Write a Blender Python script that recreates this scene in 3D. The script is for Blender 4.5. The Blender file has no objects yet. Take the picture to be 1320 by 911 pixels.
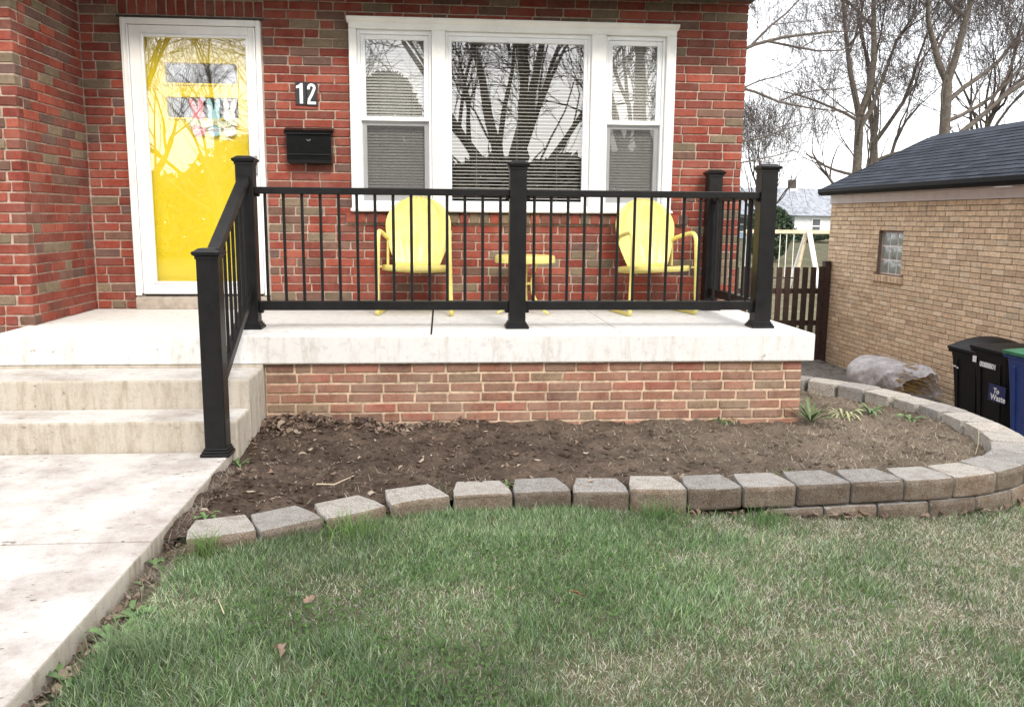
import bpy, bmesh, math, random
import numpy as np
from mathutils import Vector, Matrix

# ------------------------------------------------------------------ camera, sky, sun, exposure
S = bpy.context.scene
COL = S.collection
CAM = np.array([0.0, -6.5, 0.6912])
FPX, IW, IH = 1097.0, 1320.0, 911.0
def cam_axes(yaw, pitch, roll):
    y, p, r = [math.radians(a) for a in (yaw, pitch, roll)]
    f = np.array([math.sin(y) * math.cos(p), math.cos(y) * math.cos(p), -math.sin(p)])
    rt = np.array([math.cos(y), -math.sin(y), 0.0]); up = np.cross(rt, f)
    rt2 = math.cos(r) * rt - math.sin(r) * up
    return rt2, np.cross(rt2, f), f
RT, UP, FW = cam_axes(4.78, 9.07, -0.465)
cd = bpy.data.cameras.new('camera'); cam = bpy.data.objects.new('camera', cd); COL.objects.link(cam)
cd.sensor_width = 36.0; cd.lens = FPX / IW * 36.0; cd.clip_start = 0.05; cd.clip_end = 600
m = Matrix.Identity(4)
for i in range(3):
    m[i][0], m[i][1], m[i][2], m[i][3] = RT[i], UP[i], -FW[i], CAM[i]
cam.matrix_world = m
S.camera = cam

SUN_EL, SUN_AZ = math.radians(38), math.radians(166)     # azimuth clockwise from +Y: behind the camera, a little to the right
w = bpy.data.worlds.new('World'); S.world = w; w.use_nodes = True
nt = w.node_tree; nt.nodes.clear()
out = nt.nodes.new('ShaderNodeOutputWorld'); bg = nt.nodes.new('ShaderNodeBackground')
sky = nt.nodes.new('ShaderNodeTexSky'); sky.sky_type = 'NISHITA'; sky.sun_disc = False
sky.sun_elevation = SUN_EL; sky.sun_rotation = SUN_AZ; sky.dust_density = 3.0; sky.air_density = 1.0; sky.ozone_density = 1.0
mx = nt.nodes.new('ShaderNodeMixRGB'); mx.inputs[0].default_value = 0.8
mx.inputs[2].default_value = (9.9, 10.0, 10.2, 1)       # thin bright overcast veil over the blue
nt.links.new(sky.outputs[0], mx.inputs[1]); nt.links.new(mx.outputs[0], bg.inputs[0])
bg.inputs[1].default_value = 0.125
nt.links.new(bg.outputs[0], out.inputs[0])
sd = bpy.data.lights.new('sun', 'SUN'); sd.energy = 1.5; sd.angle = math.radians(12); sd.color = (1.0, 0.925, 0.82)
so = bpy.data.objects.new('sun', sd); COL.objects.link(so)
sdir = Vector((math.sin(SUN_AZ) * math.cos(SUN_EL), math.cos(SUN_AZ) * math.cos(SUN_EL), math.sin(SUN_EL)))
so.rotation_euler = sdir.to_track_quat('Z', 'Y').to_euler(); so.location = (4, -12, 12)
S.view_settings.view_transform = 'Standard'; S.view_settings.look = 'None'
S.view_settings.gamma = 1.0; S.view_settings.exposure = 1.14; S.view_settings.use_curve_mapping = False
S.cycles.use_denoising = True; S.cycles.denoiser = 'OPENIMAGEDENOISE'; S.cycles.denoising_prefilter = 'ACCURATE'; S.cycles.denoising_input_passes = 'RGB_ALBEDO_NORMAL'
S.cycles.max_bounces = 5; S.cycles.diffuse_bounces = 3; S.cycles.transparent_max_bounces = 12; S.cycles.glossy_bounces = 3

rnd = random.Random(7); nr = np.random.default_rng(11)
PI = math.pi

# ------------------------------------------------------------------ materials
MATS = {}
def new_mat(name):
    mt = bpy.data.materials.new(name); mt.use_nodes = True
    n = mt.node_tree; b = n.nodes['Principled BSDF']; MATS[name] = mt
    return mt, n, b
def nd(n, t, **kw):
    x = n.nodes.new(t)
    for k, v in kw.items(): setattr(x, k, v)
    return x
def pos_node(n, scale=(1, 1, 1)):
    g = nd(n, 'ShaderNodeNewGeometry'); mp = nd(n, 'ShaderNodeMapping'); mp.inputs['Scale'].default_value = scale
    n.links.new(g.outputs['Position'], mp.inputs['Vector']); return mp.outputs[0]
def noise(n, vec, scale, detail=4, rough=0.6):
    x = nd(n, 'ShaderNodeTexNoise'); x.inputs['Scale'].default_value = scale
    x.inputs['Detail'].default_value = detail; x.inputs['Roughness'].default_value = rough
    n.links.new(vec, x.inputs['Vector']); return x.outputs['Fac']
def ramp(n, fac, stops):
    x = nd(n, 'ShaderNodeValToRGB'); e = x.color_ramp.elements
    while len(e) < len(stops): e.new(0.5)
    for el, (p, c) in zip(e, stops):
        el.position = p; el.color = (*c, 1) if len(c) == 3 else c
    n.links.new(fac, x.inputs[0]); return x.outputs[0]
def mixc(n, fac, a, b, mode='MIX'):
    x = nd(n, 'ShaderNodeMixRGB', blend_type=mode)
    for i, s in ((0, fac), (1, a), (2, b)):
        if isinstance(s, (int, float)): x.inputs[i].default_value = s
        elif isinstance(s, tuple): x.inputs[i].default_value = (*s, 1)
        else: n.links.new(s, x.inputs[i])
    return x.outputs[0]
def bump(n, b, h, strength=0.3, dist=0.01):
    x = nd(n, 'ShaderNodeBump'); x.inputs['Strength'].default_value = strength; x.inputs['Distance'].default_value = dist
    n.links.new(h, x.inputs['Height']); n.links.new(x.outputs[0], b.inputs['Normal'])
def simple(name, col, rough=0.6, metal=0.0, var=0.12, nscale=18, bstr=0.0, bscale=60, spec=0.5):
    mt, n, b = new_mat(name); v = pos_node(n)
    f = noise(n, v, nscale)
    lo = tuple(max(0, c * (1 - var * 1.6)) for c in col); hi = tuple(min(1, c * (1 + var)) for c in col)
    n.links.new(ramp(n, f, [(0.3, lo), (0.5, col), (0.72, hi)]), b.inputs['Base Color'])
    b.inputs['Roughness'].default_value = rough; b.inputs['Metallic'].default_value = metal
    b.inputs['Specular IOR Level'].default_value = spec
    if bstr: bump(n, b, noise(n, v, bscale, 5), bstr, 0.01)
    return mt

def brick_mat(name, attr, dust, dust_amt):
    mt, n, b = new_mat(name); v = pos_node(n)
    if attr:
        a = nd(n, 'ShaderNodeAttribute'); a.attribute_name = 'Col'; base = a.outputs['Color']
    else:
        a = nd(n, 'ShaderNodeObjectInfo'); base = a.outputs['Color']
    f1 = noise(n, v, 17, 6, 0.75); f2 = noise(n, v, 210, 3, 0.75); f3 = noise(n, v, 5, 5, 0.7)
    c = mixc(n, 1.0, base, ramp(n, f1, [(0.28, (0.68, 0.68, 0.68)), (0.5, (1, 1, 1)), (0.75, (1.3, 1.26, 1.2))]), 'MULTIPLY')
    c = mixc(n, 1.0, c, ramp(n, f2, [(0.30, (0.45, 0.45, 0.45)), (0.46, (0.95, 0.95, 0.95)), (0.58, (1.05, 1.05, 1.05)), (0.70, (1.75, 1.65, 1.55))]), 'MULTIPLY')
    fd = ramp(n, f3, [(0.4, (0, 0, 0)), (0.75, (dust_amt,) * 3)])
    c = mixc(n, fd, c, dust)
    n.links.new(c, b.inputs['Base Color']); b.inputs['Roughness'].default_value = 0.88
    b.inputs['Specular IOR Level'].default_value = 0.25
    s = mixc(n, 0.5, f2, noise(n, v, 90, 4)); bump(n, b, s, 0.55, 0.006)
    return mt
brick_mat('brick_one', False, (0.42, 0.30, 0.24), 0.22)
brick_mat('brick_many', True, (0.42, 0.30, 0.24), 0.22)
brick_mat('dusty_brick_one', False, (0.46, 0.36, 0.27), 0.5)
brick_mat('buff_brick_one', False, (0.55, 0.42, 0.30), 0.2)
brick_mat('buff_brick_many', True, (0.55, 0.42, 0.30), 0.2)

simple('mortar', (0.42, 0.315, 0.25), 0.95, 0, 0.25, 30, 0.5, 160)
simple('mortar_base', (0.62, 0.48, 0.34), 0.95, 0, 0.25, 30, 0.5, 160)
simple('mortar_garage', (0.22, 0.17, 0.13), 0.95, 0, 0.25, 30, 0.5, 160)
simple('white_paint', (0.82, 0.81, 0.78), 0.38, 0, 0.05, 6, 0.04, 40)
simple('white_vinyl', (0.84, 0.85, 0.86), 0.35, 0, 0.04, 6)
simple('frieze_paint', (0.74, 0.68, 0.67), 0.6, 0, 0.06, 6)
simple('soffit_paint', (0.10, 0.085, 0.075), 0.7, 0, 0.1, 6)
simple('gutter_black', (0.006, 0.006, 0.007), 0.6, 0, 0.2, 10, spec=0.2)
simple('rail_black', (0.0075, 0.0072, 0.0075), 0.42, 0, 0.35, 14, 0.03, 200, spec=0.28)
simple('mail_black', (0.004, 0.004, 0.0045), 0.25, 0, 0.3, 20, spec=0.35)
simple('plate_black', (0.02, 0.021, 0.023), 0.45, 0, 0.2, 20)
simple('digit_white', (0.88, 0.88, 0.88), 0.5, 0, 0.03, 20)
simple('steel', (0.5, 0.5, 0.5), 0.3, 0.9, 0.1, 20)
simple('lintel_steel', (0.045, 0.035, 0.03), 0.6, 0, 0.3, 20)
simple('sill_stone', (0.40, 0.345, 0.285), 0.85, 0, 0.2, 14, 0.3, 80)
simple('door_yellow', (0.92, 0.73, 0.022), 0.42, 0, 0.03, 6)
simple('interior', (0.16, 0.14, 0.12), 0.9, 0, 0.1, 3)
simple('blind_slat', (0.46, 0.455, 0.42), 0.5, 0, 0.06, 10)
simple('screen_grey', (0.12, 0.12, 0.12), 0.8, 0, 0.1, 100)
simple('wood_dark', (0.045, 0.022, 0.016), 0.7, 0, 0.35, 12, 0.3, 50)
simple('wood_pale', (0.62, 0.50, 0.34), 0.7, 0, 0.2, 10, 0.2, 40)
simple('rope_white', (0.75, 0.73, 0.68), 0.8, 0, 0.1, 20)
simple('bin_black', (0.004, 0.004, 0.0045), 0.55, 0, 0.3, 12, 0.1, 60, spec=0.25)
simple('bin_blue', (0.012, 0.04, 0.19), 0.42, 0, 0.15, 12, 0.05, 60)
simple('bin_green', (0.03, 0.17, 0.085), 0.45, 0, 0.15, 12, 0.05, 60)
simple('rubber', (0.012, 0.012, 0.012), 0.8)
simple('sticker_blue', (0.01, 0.018, 0.10), 0.5)
simple('street_bark', (0.21, 0.18, 0.145), 0.95, 0, 0.35, 10, 0.6, 40)
simple('far_twigs', (0.17, 0.145, 0.115), 0.95, 0, 0.35, 1.5)
simple('bark', (0.095, 0.08, 0.066), 0.95, 0, 0.35, 10, 0.6, 40)
simple('bark_twig', (0.080, 0.062, 0.055), 0.95, 0, 0.25, 3)
simple('siding_white', (0.80, 0.80, 0.80), 0.6, 0, 0.04, 2)
simple('siding_blue', (0.36, 0.44, 0.56), 0.6, 0, 0.06, 2)
simple('far_roof', (0.235, 0.25, 0.28), 0.9, 0, 0.35, 4, 0.4, 12)
simple('far_glass', (0.10, 0.11, 0.12), 0.12)
simple('teal_plastic', (0.05, 0.30, 0.26), 0.5)
simple('asphalt', (0.055, 0.055, 0.058), 0.95, 0, 0.2, 30, 0.4, 200)
simple('drive_concrete', (0.17, 0.155, 0.14), 0.95, 0, 0.3, 5, 0.3, 120)
simple('paver', (0.15, 0.135, 0.12), 0.95, 0, 0.3, 9, 0.4, 120)
simple('straw', (0.50, 0.34, 0.13), 0.85, 0, 0.3, 40)
simple('deco_pink', (0.80, 0.26, 0.30), 0.6, 0, 0.15, 60)
simple('deco_blue', (0.42, 0.72, 0.80), 0.6, 0, 0.15, 60)
simple('deco_white', (0.85, 0.84, 0.82), 0.6, 0, 0.05, 60)
simple('deco_cream', (0.72, 0.70, 0.45), 0.6, 0, 0.12, 60)
simple('deco_green', (0.22, 0.38, 0.12), 0.6, 0, 0.12, 60)

def concrete(name, col, stain, stain_lo, stain_hi, streak=False, pit=0.5, speck=0.5):
    mt, n, b = new_mat(name); v = pos_node(n)
    vs = pos_node(n, (4.5, 4.5, 0.8)) if streak else pos_node(n, (1, 1, 1))
    f = noise(n, vs, 3.2 if streak else 2.6, 7, 0.72); f2 = noise(n, v, 22, 6, 0.75); f3 = noise(n, v, 150, 3, 0.6)
    c = mixc(n, ramp(n, f, [(stain_lo, (0, 0, 0)), (stain_hi, (1, 1, 1))]), col, stain)
    c = mixc(n, 1.0, c, ramp(n, f2, [(0.25, (0.72, 0.70, 0.69)), (0.46, (1, 1, 1)), (0.8, (1.06, 1.06, 1.06))]), 'MULTIPLY')
    c = mixc(n, 1.0, c, ramp(n, f3, [(0.25, (0.7, 0.7, 0.7)), (0.42, (1, 1, 1))]), 'MULTIPLY')
    sp = noise(n, pos_node(n, (1, 1.7, 1)), 17, 3, 0.6); sp2 = noise(n, v, 1.3, 3)
    spm = mixc(n, 1.0, ramp(n, sp, [(0.655, (0, 0, 0)), (0.70, (speck,) * 3)]), ramp(n, sp2, [(0.38, (0, 0, 0)), (0.6, (1, 1, 1))]), 'MULTIPLY')
    c = mixc(n, spm, c, (0.13, 0.10, 0.085))
    n.links.new(c, b.inputs['Base Color']); b.inputs['Roughness'].default_value = 0.9
    b.inputs['Specular IOR Level'].default_value = 0.3
    bump(n, b, mixc(n, 0.5, f3, f2), pit, 0.004)
    return mt
concrete('slab_white', (0.69, 0.675, 0.65), (0.50, 0.455, 0.40), 0.50, 0.76, True, 0.4, 0.6)
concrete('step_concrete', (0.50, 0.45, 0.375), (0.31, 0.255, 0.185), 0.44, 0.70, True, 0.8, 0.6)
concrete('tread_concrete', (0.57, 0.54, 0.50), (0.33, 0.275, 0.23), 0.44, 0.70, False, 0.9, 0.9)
concrete('walk_concrete', (0.56, 0.53, 0.49), (0.31, 0.255, 0.225), 0.44, 0.70, False, 1.0, 0.9)

def block_mat(name, ca, cb, lo, bs):
    mt, n, b = new_mat(name); v = pos_node(n)
    g = nd(n, 'ShaderNodeObjectInfo')
    f = noise(n, v, 14, 5, 0.7); f2 = noise(n, v, 170, 4, 0.75)
    c = mixc(n, ramp(n, f, [(lo, (0, 0, 0)), (lo + .3, (1, 1, 1))]), ca, cb)
    c = mixc(n, 1.0, c, ramp(n, f2, [(0.32, (0.38, 0.38, 0.38)), (0.5, (1, 1, 1)), (0.66, (1.7, 1.7, 1.65))]), 'MULTIPLY')
    c = mixc(n, 1.0, c, ramp(n, g.outputs['Random'], [(0, (0.75, 0.75, 0.76)), (0.5, (1, 1, 1)), (1, (1.28, 1.24, 1.18))]), 'MULTIPLY')
    n.links.new(c, b.inputs['Base Color']); b.inputs['Roughness'].default_value = 0.95
    bump(n, b, mixc(n, 0.4, f2, noise(n, v, 60, 5)), bs, 0.008)
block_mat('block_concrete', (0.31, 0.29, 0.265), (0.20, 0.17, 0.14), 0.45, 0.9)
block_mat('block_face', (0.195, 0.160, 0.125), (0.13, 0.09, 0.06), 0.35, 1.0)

def soil_mat():
    mt, n, b = new_mat('soil'); v = pos_node(n)
    g = nd(n, 'ShaderNodeNewGeometry'); sx = nd(n, 'ShaderNodeSeparateXYZ'); n.links.new(g.outputs['Position'], sx.inputs[0])
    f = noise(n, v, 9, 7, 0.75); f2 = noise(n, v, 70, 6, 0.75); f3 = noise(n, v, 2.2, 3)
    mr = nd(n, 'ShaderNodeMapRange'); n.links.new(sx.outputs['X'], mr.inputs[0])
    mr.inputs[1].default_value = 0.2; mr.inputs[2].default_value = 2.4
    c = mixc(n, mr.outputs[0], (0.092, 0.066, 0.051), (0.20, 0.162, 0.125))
    c = mixc(n, ramp(n, f, [(0.35, (0, 0, 0)), (0.75, (0.8, 0.8, 0.8))]), c, (0.15, 0.11, 0.082))
    c = mixc(n, 1.0, c, ramp(n, f2, [(0.25, (0.45, 0.45, 0.45)), (0.5, (1, 1, 1)), (0.75, (1.6, 1.55, 1.5))]), 'MULTIPLY')
    c = mixc(n, 1.0, c, ramp(n, noise(n, v, 4.5, 6, 0.7), [(0.34, (0.62, 0.60, 0.58)), (0.5, (1, 1, 1)), (0.68, (1.35, 1.33, 1.3))]), 'MULTIPLY')
    n.links.new(c, b.inputs['Base Color']); b.inputs['Roughness'].default_value = 1.0
    b.inputs['Specular IOR Level'].default_value = 0.1
    bump(n, b, mixc(n, 0.5, f, f2), 1.0, 0.04)
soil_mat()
def ground_mat():
    mt, n, b = new_mat('turf'); v = pos_node(n)
    f = noise(n, v, 2.5, 7, 0.75); f2 = noise(n, v, 60, 5, 0.75)
    c = ramp(n, f, [(0.3, (0.075, 0.080, 0.042)), (0.5, (0.13, 0.122, 0.075)), (0.72, (0.24, 0.21, 0.145))])
    c = mixc(n, 1.0, c, ramp(n, f2, [(0.25, (0.4, 0.4, 0.4)), (0.5, (1, 1, 1)), (0.75, (1.5, 1.5, 1.4))]), 'MULTIPLY')
    n.links.new(c, b.inputs['Base Color']); b.inputs['Roughness'].default_value = 1.0
    b.inputs['Specular IOR Level'].default_value = 0.1
    bump(n, b, f2, 0.8, 0.02)
ground_mat()
def attr_mat(name, rough=0.75, trans=0.0, spec=0.2):
    mt, n, b = new_mat(name); a = nd(n, 'ShaderNodeAttribute'); a.attribute_name = 'Col'
    n.links.new(a.outputs['Color'], b.inputs['Base Color']); b.inputs['Roughness'].default_value = rough
    b.inputs['Specular IOR Level'].default_value = spec
    if trans:
        t = nd(n, 'ShaderNodeBsdfTranslucent'); n.links.new(a.outputs['Color'], t.inputs[0])
        mxs = nd(n, 'ShaderNodeMixShader'); mxs.inputs[0].default_value = trans
        n.links.new(b.outputs[0], mxs.inputs[1]); n.links.new(t.outputs[0], mxs.inputs[2])
        n.links.new(mxs.outputs[0], n.nodes['Material Output'].inputs[0])
attr_mat('blade', 0.7, 0.35); attr_mat('litter', 0.85, 0.1)
def leaf_mat(name, col, var):
    mt, n, b = new_mat(name); v = pos_node(n); f = noise(n, v, 35, 4)
    c = ramp(n, f, [(0.3, tuple(x * (1 - var) for x in col)), (0.7, tuple(min(1, x * (1 + var)) for x in col))])
    n.links.new(c, b.inputs['Base Color']); b.inputs['Roughness'].default_value = 0.55
leaf_mat('leaf_green', (0.095, 0.165, 0.050), 0.5); leaf_mat('leaf_pale', (0.34, 0.36, 0.17), 0.3)
leaf_mat('leaf_dead', (0.25, 0.165, 0.115), 0.4); leaf_mat('leaf_orange', (0.36, 0.15, 0.06), 0.3)
leaf_mat('evergreen', (0.035, 0.062, 0.026), 0.5)

def shingle_mat():
    mt, n, b = new_mat('shingle'); v = pos_node(n)
    g = nd(n, 'ShaderNodeObjectInfo'); f2 = noise(n, v, 220, 4, 0.8); f = noise(n, v, 3, 4)
    c = mixc(n, g.outputs['Random'], (0.013, 0.017, 0.026), (0.032, 0.039, 0.054))
    c = mixc(n, 1.0, c, ramp(n, f2, [(0.3, (0.5, 0.5, 0.5)), (0.5, (1, 1, 1)), (0.72, (1.6, 1.6, 1.6))]), 'MULTIPLY')
    n.links.new(c, b.inputs['Base Color']); b.inputs['Roughness'].default_value = 0.9
    b.inputs['Specular IOR Level'].default_value = 0.25
    bump(n, b, f2, 0.5, 0.004)
shingle_mat()
def yellow_mat():
    mt, n, b = new_mat('chair_yellow'); v = pos_node(n)
    f = noise(n, v, 9, 5, 0.7); f2 = noise(n, v, 80, 4, 0.8)
    c = ramp(n, f, [(0.3, (0.70, 0.57, 0.15)), (0.55, (0.76, 0.66, 0.22)), (0.8, (0.79, 0.71, 0.30))])
    c = mixc(n, ramp(n, f2, [(0.70, (0, 0, 0)), (0.76, (0.5, 0.5, 0.5))]), c, (0.35, 0.22, 0.10))
    n.links.new(c, b.inputs['Base Color']); b.inputs['Roughness'].default_value = 0.36
    bump(n, b, f2, 0.06, 0.003)
yellow_mat()
def glass(name, f0, tint, rough=0.0):
    mt = bpy.data.materials.new(name); mt.use_nodes = True; n = mt.node_tree; n.nodes.clear(); MATS[name] = mt
    o = nd(n, 'ShaderNodeOutputMaterial'); t = nd(n, 'ShaderNodeBsdfTransparent'); t.inputs[0].default_value = (*tint, 1)
    gl = nd(n, 'ShaderNodeBsdfGlossy'); gl.inputs['Roughness'].default_value = rough
    gl.inputs[0].default_value = (1, 1, 1, 1)
    g = nd(n, 'ShaderNodeNewGeometry'); dt = nd(n, 'ShaderNodeVectorMath', operation='DOT_PRODUCT')      # thin pane: same reflectance from both sides
    n.links.new(g.outputs['Incoming'], dt.inputs[0]); n.links.new(g.outputs['Normal'], dt.inputs[1])
    def mth(op, a, b=None):
        x = nd(n, 'ShaderNodeMath', operation=op)
        for i, q in enumerate((a, b)):
            if q is None: continue
            if isinstance(q, (int, float)): x.inputs[i].default_value = q
            else: n.links.new(q, x.inputs[i])
        return x.outputs[0]
    k = mth('POWER', mth('SUBTRACT', 1.0, mth('ABSOLUTE', dt.outputs['Value'])), 5.0)
    fac = mth('ADD', mth('MULTIPLY', k, 1.0 - f0), f0)
    mxs = nd(n, 'ShaderNodeMixShader'); n.links.new(fac, mxs.inputs[0])
    n.links.new(t.outputs[0], mxs.inputs[1]); n.links.new(gl.outputs[0], mxs.inputs[2]); n.links.new(mxs.outputs[0], o.inputs[0])
glass('window_glass', 0.21, (0.98, 0.98, 0.98)); glass('door_glass', 0.24, (0.99, 0.99, 0.98))
def screen_mat():
    mt = bpy.data.materials.new('insect_screen'); mt.use_nodes = True; n = mt.node_tree; n.nodes.clear(); MATS['insect_screen'] = mt
    o = nd(n, 'ShaderNodeOutputMaterial'); t = nd(n, 'ShaderNodeBsdfTransparent')
    d = nd(n, 'ShaderNodeBsdfDiffuse'); d.inputs[0].default_value = (0.10, 0.10, 0.10, 1)
    mxs = nd(n, 'ShaderNodeMixShader'); mxs.inputs[0].default_value = 0.45
    n.links.new(t.outputs[0], mxs.inputs[1]); n.links.new(d.outputs[0], mxs.inputs[2]); n.links.new(mxs.outputs[0], o.inputs[0])
screen_mat()
def plastic_mat():
    mt, n, b = new_mat('clear_plastic'); v = pos_node(n)
    b.inputs['Base Color'].default_value = (0.70, 0.68, 0.70, 1); b.inputs['Roughness'].default_value = 0.25
    t = nd(n, 'ShaderNodeBsdfTransparent'); t.inputs[0].default_value = (0.92, 0.92, 0.92, 1)
    mxs = nd(n, 'ShaderNodeMixShader')
    n.links.new(ramp(n, noise(n, v, 9, 5, 0.7), [(0.35, (0.50, 0.50, 0.50)), (0.65, (0.88, 0.88, 0.88))]), mxs.inputs[0])
    n.links.new(t.outputs[0], mxs.inputs[1]); n.links.new(b.outputs[0], mxs.inputs[2])
    n.links.new(mxs.outputs[0], n.nodes['Material Output'].inputs[0])
    bump(n, b, noise(n, v, 30, 5, 0.7), 0.8, 0.02)
plastic_mat()
def glassblock_mat():
    mt, n, b = new_mat('glass_block'); v = pos_node(n)
    wv = nd(n, 'ShaderNodeTexWave'); wv.inputs['Scale'].default_value = 6; wv.inputs['Distortion'].default_value = 2
    n.links.new(v, wv.inputs['Vector'])
    n.links.new(ramp(n, wv.outputs['Fac'], [(0.2, (0.11, 0.125, 0.12)), (0.8, (0.30, 0.33, 0.31))]), b.inputs['Base Color'])
    b.inputs['Roughness'].default_value = 0.12; bump(n, b, wv.outputs['Fac'], 0.7, 0.02)
glassblock_mat()

# ------------------------------------------------------------------ mesh helpers
def reg(name, me, mat, parent=None, wloc=None):
    o = bpy.data.objects.new(name, me); COL.objects.link(o)
    if mat and not me.materials: me.materials.append(MATS[mat])
    if parent is not None:
        o.parent = parent; o.matrix_parent_inverse = parent_inv(parent)
    return o
def parent_inv(p):
    M = p.matrix_basis.copy(); q = p
    while q.parent: 
        M = q.parent.matrix_basis @ q.matrix_parent_inverse @ M; q = q.parent
    return M.inverted()
def tag(o, label, cat, group=None, kind=None):
    if label: o['label'] = label
    if cat: o['category'] = cat
    if group: o['group'] = group
    if kind: o['kind'] = kind
    return o
def thing(name, label, cat, loc=(0, 0, 0), group=None):
    o = bpy.data.objects.new(name, None); COL.objects.link(o); o.location = loc; o.empty_display_size = 0.1
    return tag(o, label, cat, group)
def struct(o): o['kind'] = 'structure'; return o

class MB:
    def __init__(s): s.v = []; s.f = []
    def add(s, v, f):
        k = len(s.v); s.v += [tuple(p) for p in v]; s.f += [tuple(i + k for i in q) for q in f]; return s
    def box(s, x0, x1, y0, y1, z0, z1):
        v = [(x, y, z) for z in (z0, z1) for y in (y0, y1) for x in (x0, x1)]
        return s.add(v, [(0, 2, 3, 1), (4, 5, 7, 6), (0, 1, 5, 4), (2, 6, 7, 3), (0, 4, 6, 2), (1, 3, 7, 5)])
    def bar(s, a, b, wx, wz, up=(0, 0, 1)):
        a, b = Vector(a), Vector(b); d = (b - a).normalized(); r = d.cross(Vector(up)).normalized(); u = r.cross(d)
        v = [p + r * i * wx / 2 + u * j * wz / 2 for p in (a, b) for j in (-1, 1) for i in (-1, 1)]
        return s.add(v, [(0, 1, 3, 2), (4, 6, 7, 5), (0, 4, 5, 1), (2, 3, 7, 6), (0, 2, 6, 4), (1, 5, 7, 3)])
    def tube(s, pts, rad, n=8, cap=True):
        pts = [Vector(p) for p in pts]; rings = []
        rad = [rad] * len(pts) if isinstance(rad, (int, float)) else rad
        ref = None; k = len(s.v)
        for i, p in enumerate(pts):
            d = (pts[min(i + 1, len(pts) - 1)] - pts[max(i - 1, 0)])
            d = d.normalized() if d.length > 1e-9 else Vector((0, 0, 1))
            if ref is None: ref = Vector((1, 0, 0)) if abs(d.x) < 0.8 else Vector((0, 1, 0))
            r = (ref - d * ref.dot(d)).normalized(); ref = r; u = d.cross(r)
            for j in range(n):
                a = 2 * PI * j / n; q = p + (r * math.cos(a) + u * math.sin(a)) * rad[i]; s.v.append((q.x, q.y, q.z))
        for i in range(len(pts) - 1):
            for j in range(n):
                a, b = k + i * n + j, k + i * n + (j + 1) % n
                s.f.append((a, b, b + n, a + n))
        if cap:
            s.f.append(tuple(k + j for j in reversed(range(n)))); e = k + (len(pts) - 1) * n
            s.f.append(tuple(e + j for j in range(n)))
        return s
    def prism(s, poly, fn, t0, t1):
        n = len(poly); v = [fn(a, b, t0) for a, b in poly] + [fn(a, b, t1) for a, b in poly]
        f = [tuple(range(n)), tuple(reversed(range(n, 2 * n)))] + [(i, i + n, (i + 1) % n + n, (i + 1) % n) for i in range(n)]
        return s.add(v, f)
    def lathe(s, prof, c, n=24):
        k = len(s.v)
        for r, z in prof:
            for j in range(n):
                a = 2 * PI * j / n; s.v.append((c[0] + r * math.cos(a), c[1] + r * math.sin(a), c[2] + z))
        for i in range(len(prof) - 1):
            for j in range(n):
                a, b = k + i * n + j, k + i * n + (j + 1) % n; s.f.append((a, b, b + n, a + n))
        s.f.append(tuple(k + j for j in reversed(range(n)))); e = k + (len(prof) - 1) * n
        s.f.append(tuple(e + j for j in range(n))); return s
    def mesh(s, name, bevel=0.0, smooth=False, seg=1):
        me = bpy.data.meshes.new(name); me.from_pydata(s.v, [], s.f); bm = bmesh.new(); bm.from_mesh(me)
        bmesh.ops.recalc_face_normals(bm, faces=bm.faces)
        if bevel:
            ed = [e for e in bm.edges if len(e.link_faces) == 2 and e.calc_face_angle(0) > 0.5]
            bmesh.ops.bevel(bm, geom=ed, offset=bevel, segments=seg, affect='EDGES', profile=0.6)
        if smooth:
            for f in bm.faces: f.smooth = True
            for e in bm.edges:
                if len(e.link_faces) == 2 and e.calc_face_angle(0) > 0.7: e.smooth = False
        bm.to_mesh(me); bm.free(); return me
    def build(s, name, mat, parent=None, bevel=0.0, smooth=False, seg=1):
        return reg(name, s.mesh(name, bevel, smooth, seg), mat, parent)

def tri_mesh(name, V, T, C=None, smooth=False):
    me = bpy.data.meshes.new(name); V = np.asarray(V, np.float32); T = np.asarray(T, np.int32)
    me.vertices.add(len(V)); me.vertices.foreach_set('co', V.ravel())
    me.loops.add(T.size); me.loops.foreach_set('vertex_index', T.ravel())
    me.polygons.add(len(T)); me.polygons.foreach_set('loop_start', np.arange(0, T.size, T.shape[1], dtype=np.int32))
    if smooth: me.polygons.foreach_set('use_smooth', np.ones(len(T), bool))
    if C is not None:
        a = me.color_attributes.new('Col', 'FLOAT_COLOR', 'POINT')
        c4 = np.ones((len(V), 4), np.float32); c4[:, :3] = C; a.data.foreach_set('color', c4.ravel())
    me.update(calc_edges=True); return me

class VN:                                             # smooth value noise
    def __init__(s, seed, n=64): s.g = np.random.default_rng(seed).random((n, n)); s.n = n
    def __call__(s, x, y):
        x = np.asarray(x, float); y = np.asarray(y, float); xi = np.floor(x).astype(int); yi = np.floor(y).astype(int)
        fx, fy = x - xi, y - yi; fx = fx * fx * (3 - 2 * fx); fy = fy * fy * (3 - 2 * fy); n = s.n; g = s.g
        a = g[xi % n, yi % n]; b = g[(xi + 1) % n, yi % n]; c = g[xi % n, (yi + 1) % n]; d = g[(xi + 1) % n, (yi + 1) % n]
        return (a * (1 - fx) + b * fx) * (1 - fy) + (c * (1 - fx) + d * fx) * fy
vn = [VN(i) for i in range(8)]
def sstep(a, b, x): t = np.clip((np.asarray(x, float) - a) / (b - a), 0, 1); return t * t * (3 - 2 * t)
def in_frame(p, mg=0):
    q = np.asarray(p) - CAM; z = q @ FW
    if z <= 0.1: return None
    u = IW / 2 + FPX * (q @ RT) / z; v = IH / 2 - FPX * (q @ UP) / z
    return (u, v, z) if (-mg < u < IW + mg and -mg < v < IH + mg) else None

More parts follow.
